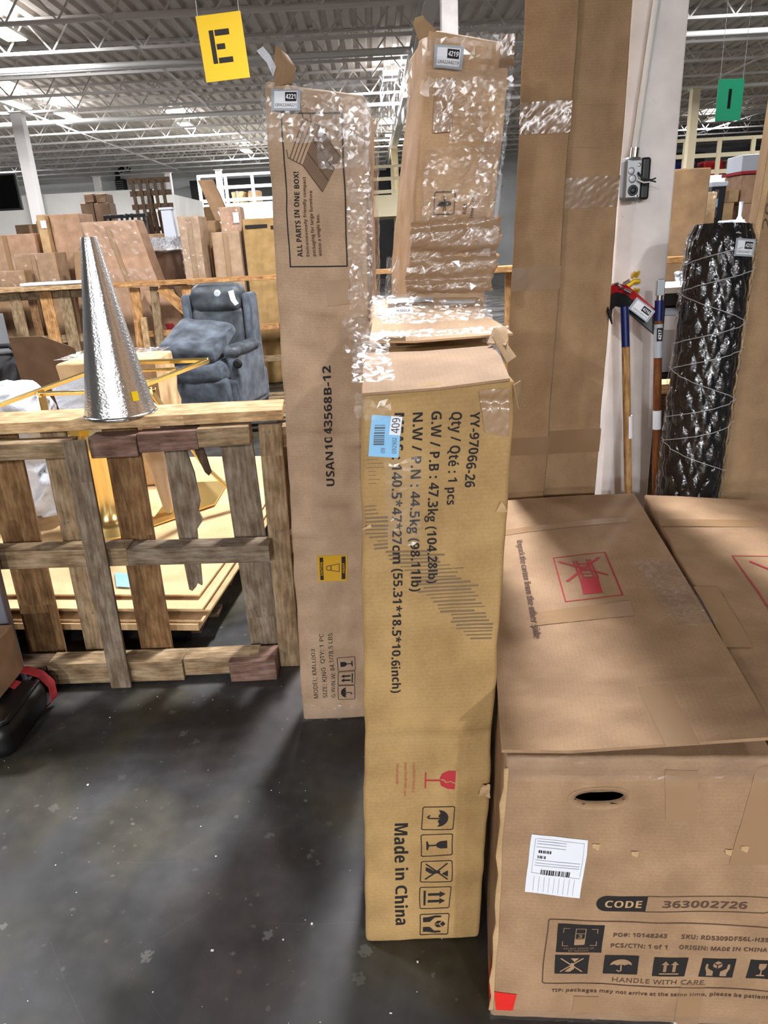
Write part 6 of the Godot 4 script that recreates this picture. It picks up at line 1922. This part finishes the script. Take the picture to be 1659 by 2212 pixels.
# ------------------------------------------------------------------ stock far behind on the right
func make_far_right() -> void:
	var X := Vector3.RIGHT
	var V := Vector3.UP
	var t := stock("tall plain brown carton between the column and the pale wrapped one", 2.36, 2.82, 0.0, 2.10, -6.5, 0.3, M.card_brown, 0.06, 0.0, false, "standing_carton")
	t = stock("pale tan wrapped carton right of the tall plain one", 2.80, 3.18, 0.0, 1.93, -7.0, 0.4, M.card_light, 0.0)
	film(t, Fr.new(Vector3(2.80, 0, -6.99), X, V), 0.02, 1.72, 0.38, 1.94, 121, 0.015, 0.014, 0.2)
	t = stock("thin reddish carton with blue tape right of the pale wrapped one", 3.46, 3.66, 0.0, 1.92, -8.0, 0.3, M.card_red, -0.03, 0.0, false)
	face_of(t, Vector3(3.46, 0, -8.0), X, V, rect(0.0, 1.82, 0.18, 1.90), M.sticker_blue, "blue_tape")
	t = thing("black_board", "narrow black board standing between the cartons on the right", "panel", Vector3(3.75, 0, -8.6))
	var g := at(t)
	g.rbox(G.c8(Vector3(3.78, 0, -8.6), Vector3(0.16, 0, 0), Vector3(0.06, 2.05, 0), Vector3(0, 0, -0.1)), 0.01)
	mi("board", g, M.black, t)
	g = at(t)
	g.rbox(G.c8(Vector3(3.83, 2.04, -8.58), Vector3(0.18, 0, 0), Vector3(0, 0.05, 0), Vector3(0, 0, -0.14)), 0.012)
	mi("cap", g, M.white_plastic, t)
	var piles := [["lowest yellow-tan carton of the pile at right", 4.05, 4.38, 1.0, 1.66, M.card_light], ["white-labelled carton of the pile at right, second from below", 3.90, 4.30, 1.68, 1.88, M.card_light], ["small pale carton on the upper left of the pile at right", 4.05, 4.34, 1.88, 2.02, M.card_light], ["big brown carton of the pile at right, lower right", 4.39, 4.86, 1.0, 1.86, M.card_red], ["big brown carton of the pile at right, upper right", 4.36, 4.85, 1.86, 2.17, M.card_red], ["dark base carton under the pile at right", 3.95, 4.85, 0.0, 1.0, M.card_dark]]
	for k in piles:
		t = stock(k[0], k[1], k[2], k[3], k[4], -9.0, 0.45, k[5], 0.0, 0.0, k[4] > 1.9)
	t = thing("red_tray", "red lid lying on top of the pile at right", "lid", Vector3(4.5, 2.17, -9.0))
	g = at(t)
	g.box(Vector3(4.33, 2.175, -8.98), Vector3(0.55, 0.035, 0.5), 0.006)
	mi("lid", g, M.ink_red, t)
	# boxed toys with pink pictures
	for k in 2:
		var x := 2.42 + k * 0.205
		t = thing("picture_box", ["black box with a pink picture, left of the pair above the roll", "black box with a pink picture, right of the pair above the roll"][k], "box", Vector3(x, 1.0, -5.5), "picture boxes above the roll")
		g = at(t)
		g.box(Vector3(x, 0.0, -5.5), Vector3(0.195, 1.60, 0.25), 0.006)
		mi("carton", g, M.black, t)
		var fr := Fr.new(Vector3(x, 0, -5.5), X, V)
		patch(t, fr, [Vector2(0.01, 1.475), Vector2(0.105, 1.475), Vector2(0.118, 1.535), Vector2(0.02, 1.54)], M.pink_print, "pink_picture", 0.003, 0.0, 3, 3)
		for j in 2:
			g = at(t)
			g.lathe(Vector3(x + 0.135 + j * 0.036, 1.508, -5.5), [Vector2(0, 0.004), Vector2(0.014, 0.004), Vector2(0.015, 0)], 14, Vector3.BACK)
			mi("printed_disc", g, M.sticker_grey, t)
		patch(t, fr, rect(0.0, 1.565, 0.195, 1.60), M.sticker_grey, "top_band", 0.003, 0.0, 3, 2)
	t = thing("white_dish", "crumpled white plastic sheet draped over the picture boxes", "plastic sheet", Vector3(2.6, 1.60, -5.6))
	g = at(t)
	g.surf(func(a, b): return Vector3(2.46 + a * 0.40, 1.612 + 0.028 * sin(a * 7.0) * sin(a * PI) + 0.02 * noise.get_noise_2d(a * 6.0, b * 3.0) + 0.012, -5.46 - b * 0.25), 24, 8, Vector2(0.4, 0.2))
	mi("sheet", g, M.white_plastic, t)
	t = thing("white_stand", "thin white stand with flared foot above the picture boxes", "stand", Vector3(2.80, 1.62, -5.62))
	g = at(t)
	g.lathe(Vector3(2.735, 1.655, -5.62), [Vector2(0.05, 0.0), Vector2(0.025, 0.02), Vector2(0.012, 0.05), Vector2(0.014, 0.14), Vector2(0.018, 0.145), Vector2(0.0, 0.146)], 20)
	mi("stem", g, M.white_plastic, t)
	g = at(t)
	g.lathe(Vector3(2.735, 1.648, -5.62), [Vector2(0.055, 0.0), Vector2(0.055, 0.008), Vector2(0.0, 0.008)], 20)
	mi("foot", g, M.white_plastic, t)
	t = stock("small white carton beside the white stand, at right", 2.95, 3.10, 0.0, 1.68, -6.25, 0.2, M.white_plastic, 0.0, 0.0, false)
	# fence behind the column
	t = thing("timber_fence", "bright timber fence frame seen right of the column, above the cabinet", "fence", Vector3(2.4, 0, -6.0))
	slat(t, "rail", Vector3(0.9, 1.405, -6.0), Vector3(3.6, 1.405, -6.0), Vector3.BACK, 0.14, 0.05, M.wood_orange, 3.3)
	for k in [1.12, 2.30, 3.3]: slat(t, "post", Vector3(k, 0.0, -6.0), Vector3(k, 1.38, -6.0), X, 0.09, 0.05, M.wood_orange, k)
	slat(t, "post", Vector3(2.62, 0.0, -6.05), Vector3(2.62, 1.38, -6.05), X, 0.10, 0.03, M.wood_fresh, 6.1)
	slat(t, "rail", Vector3(0.9, 0.86, -6.04), Vector3(3.6, 0.86, -6.04), V, 0.09, 0.03, M.wood_orange, 6.6)
	t = thing("plastic_bottle", "white crumpled plastic bag hanging on the fence right of the column", "bag", Vector3(2.48, 1.1, -5.9))
	g = at(t)
	g.rbox(G.c8(Vector3(2.42, 1.16, -5.88), Vector3(0.07, 0, 0), Vector3(0, 0.16, 0), Vector3(0, 0, -0.06)), 0.02, Vector3i(5, 8, 4), Warp.new(81, 0.02, 12.0))
	mi("bag_body", g, M.plastic_sheet, t)
	# black cabinet
	var p := Vector3(1.72, 0.55, -4.45)
	t = thing("black_cabinet", "black open cabinet frame with a pale top, seen right of the column", "cabinet", p)
	g = at(t)
	g.box(Vector3(1.66, 1.292, -4.30), Vector3(0.62, 0.035, 0.45), 0.004)
	mi("top", g, M.wall_white, t, "pale grey top")
	for x in [1.67, 2.0, 2.22]:
		g = at(t)
		g.box(Vector3(x, 0.0, -4.32), Vector3(0.055, 1.292, 0.06), 0.003)
		mi("leg", g, M.black, t)
	g = at(t)
	g.box(Vector3(1.67, 1.222, -4.325), Vector3(0.60, 0.07, 0.05), 0.003)
	mi("front_rail", g, M.black, t)
	g = at(t)
	g.box(Vector3(1.66, 0.70, -4.32), Vector3(0.62, 0.115, 0.42), 0.004)
	mi("drawer", g, M.black, t)
	g = at(t)
	g.box(Vector3(1.67, 0.12, -4.70), Vector3(0.60, 1.17, 0.03), 0.003)
	mi("back_panel", g, M.wood_dark, t)
	t = thing("white_unit", "pale grey slanted unit inside the black cabinet frame", "unit", Vector3(1.8, 0.82, -4.45))
	g = at(t)
	g.rbox([Vector3(1.73, 0.82, -4.36), Vector3(2.0, 0.82, -4.36), Vector3(2.0, 1.07, -4.36), Vector3(1.73, 1.12, -4.36), Vector3(1.73, 0.82, -4.6), Vector3(2.0, 0.82, -4.6), Vector3(2.0, 1.13, -4.6), Vector3(1.73, 1.14, -4.6)], 0.008)
	mi("body", g, M.cabinet_white, t)
	g = at(t)
	g.rbox(G.c8(Vector3(1.725, 1.075, -4.345), Vector3(0.28, 0, 0), Vector3(0, 0.085, 0), Vector3(0, 0.02, -0.26)), 0.006)
	mi("lid", g, M.white_plastic, t)
	p = Vector3(1.45, 0.78, -3.85)
	t = thing("timber_ledge", "pale timber ledge in front of the black cabinet", "board", p)
	g = at(t)
	g.box(Vector3(1.30, 0.80, -3.85), Vector3(0.75, 0.055, 0.14), 0.004)
	mi("plank", g, M.wood_fresh, t)
	g = at(t)
	g.box(Vector3(1.30, 0.0, -3.90), Vector3(0.75, 0.80, 0.04), 0.004)
	mi("panel", g, M.wood_dark, t)
	# mezzanine on the right
	mezzanine("far mezzanine with cream railing under the green sign", 8.0, 14.5, -22.0, 2.75, M.rail_cream)
	for k in [["blue bin behind the right mezzanine railing", 8.9, 9.5, M.blue_paint], ["red and dark bundle behind the right mezzanine railing", 9.75, 10.3, M.red_paint], ["tan board pile behind the right mezzanine railing", 10.4, 11.1, M.card_tan]]:
		t = stock(k[0], k[1], k[2], 2.93, 3.35, -22.5, 0.5, k[3], 0.0, 0.0, false, "stored_goods")
	t = stock("navy storage block far above the right mezzanine", 10.1, 11.7, 0.0, 4.0, -27.0, 0.8, M.dark, 0.0, 0.0, false, "storage_cabinet")
	t = stock("dark shelving wall far behind the right mezzanine", 7.4, 22.0, 0.0, 4.7, -34.0, 0.8, M.dark, 0.0, 0.0, false, "storage_cabinet")
	t = stock("pale grey appliance under the right mezzanine, above the brown pile", 5.78, 6.06, 0.0, 2.62, -12.0, 0.5, M.white_plastic, 0.0, 0.0, false, "appliance")
	g = G.new()
	g.box(Vector3(6.6, 0, -16.5), Vector3(8.0, 2.62, 0.15))
	struct("wall_right_partition", g, M.wall_white)

# ------------------------------------------------------------------ hanging signs
func make_signs() -> void:
	var o := Vector3(-1.690, 3.385, -9.0)
	var t := thing("hanging_sign", "yellow hanging sign with a black stencilled letter E", "sign", o)
	var u := Vector3(0.487, 0.022, 0.03)
	var w := Vector3(-0.032, 0.618, 0.0)
	var g := at(t)
	g.rbox(G.c8(o, u, w, Vector3(0, 0, -0.006)), 0.002)
	mi("panel", g, M.sign_yellow, t)
	var fr := Fr.new(o, u, w)
	g = at(t)
	poly(g, fr, rect(0.115, 0.165, 0.165, 0.475), 0.003)
	poly(g, fr, rect(0.178, 0.420, 0.335, 0.475), 0.003)
	poly(g, fr, rect(0.178, 0.293, 0.270, 0.345), 0.003)
	poly(g, fr, rect(0.178, 0.165, 0.335, 0.216), 0.003)
	mi("letter", g, M.ink, t, "black stencil letter E")
	for k in [0.02, 0.47]:
		g = at(t)
		var a := fr.pt(k, 0.60, -0.003)
		g.tube([a, Vector3(a.x, 5.2, a.z)], 0.003, 6)
		mi("wire", g, M.steel, t)
	o = Vector3(5.29, 3.10, -12.0)
	t = thing("hanging_sign", "green hanging sign with a black letter I, at upper right", "sign", o)
	u = Vector3(0.385, -0.01, 0.0)
	w = Vector3(0.0, 0.55, 0.0)
	g = at(t)
	g.rbox(G.c8(o, u, w, Vector3(0, 0, -0.006)), 0.002)
	mi("panel", g, M.sign_green, t)
	fr = Fr.new(o, u, w)
	g = at(t)
	poly(g, fr, rect(0.165, 0.16, 0.212, 0.42), 0.003)
	mi("letter", g, M.ink, t, "black letter I")
	for k in [0.02, 0.36]:
		g = at(t)
		var a := fr.pt(k, 0.54, -0.003)
		g.tube([a, Vector3(a.x, 5.2, a.z)], 0.003, 6)
		mi("wire", g, M.steel, t)

func make_floor_bits() -> void:
	var g := G.new()
	var r := RandomNumberGenerator.new()
	r.seed = 12
	var spots := [Vector2(-0.42, -1.86), Vector2(-0.62, -1.72), Vector2(-1.05, -1.93), Vector2(-1.02, -1.60), Vector2(-0.92, -1.50), Vector2(-1.15, -1.46), Vector2(-0.55, -1.60), Vector2(-0.25, -1.36), Vector2(-0.50, -1.30), Vector2(-0.62, -1.20), Vector2(-0.95, -1.14), Vector2(-1.10, -2.30), Vector2(-0.72, -2.38), Vector2(-0.95, -2.42), Vector2(-0.32, -1.32), Vector2(0.02, -1.24), Vector2(-0.05, -1.12)]
	for k in 60: spots.append(Vector2(r.randf_range(-1.4, 0.1), r.randf_range(-2.45, -1.05)))
	for k in spots.size():
		var s := r.randf_range(0.0022, 0.0052) if k < 17 else r.randf_range(0.0008, 0.002)
		var p := Vector3(spots[k].x, 0.0005, spots[k].y)
		g.rbox(G.c8(p, Vector3(s * r.randf_range(0.7, 1.8), 0, s * 0.3), Vector3(0, s * 0.5, 0), Vector3(s * 0.2, 0, -s * r.randf_range(0.7, 1.5))), s * 0.15)
	var o := mi("floor_debris", g, M.sticker)
	tag(o, "tiny white paper crumbs scattered over the dark floor", "debris")
	o.set_meta("kind", "stuff")
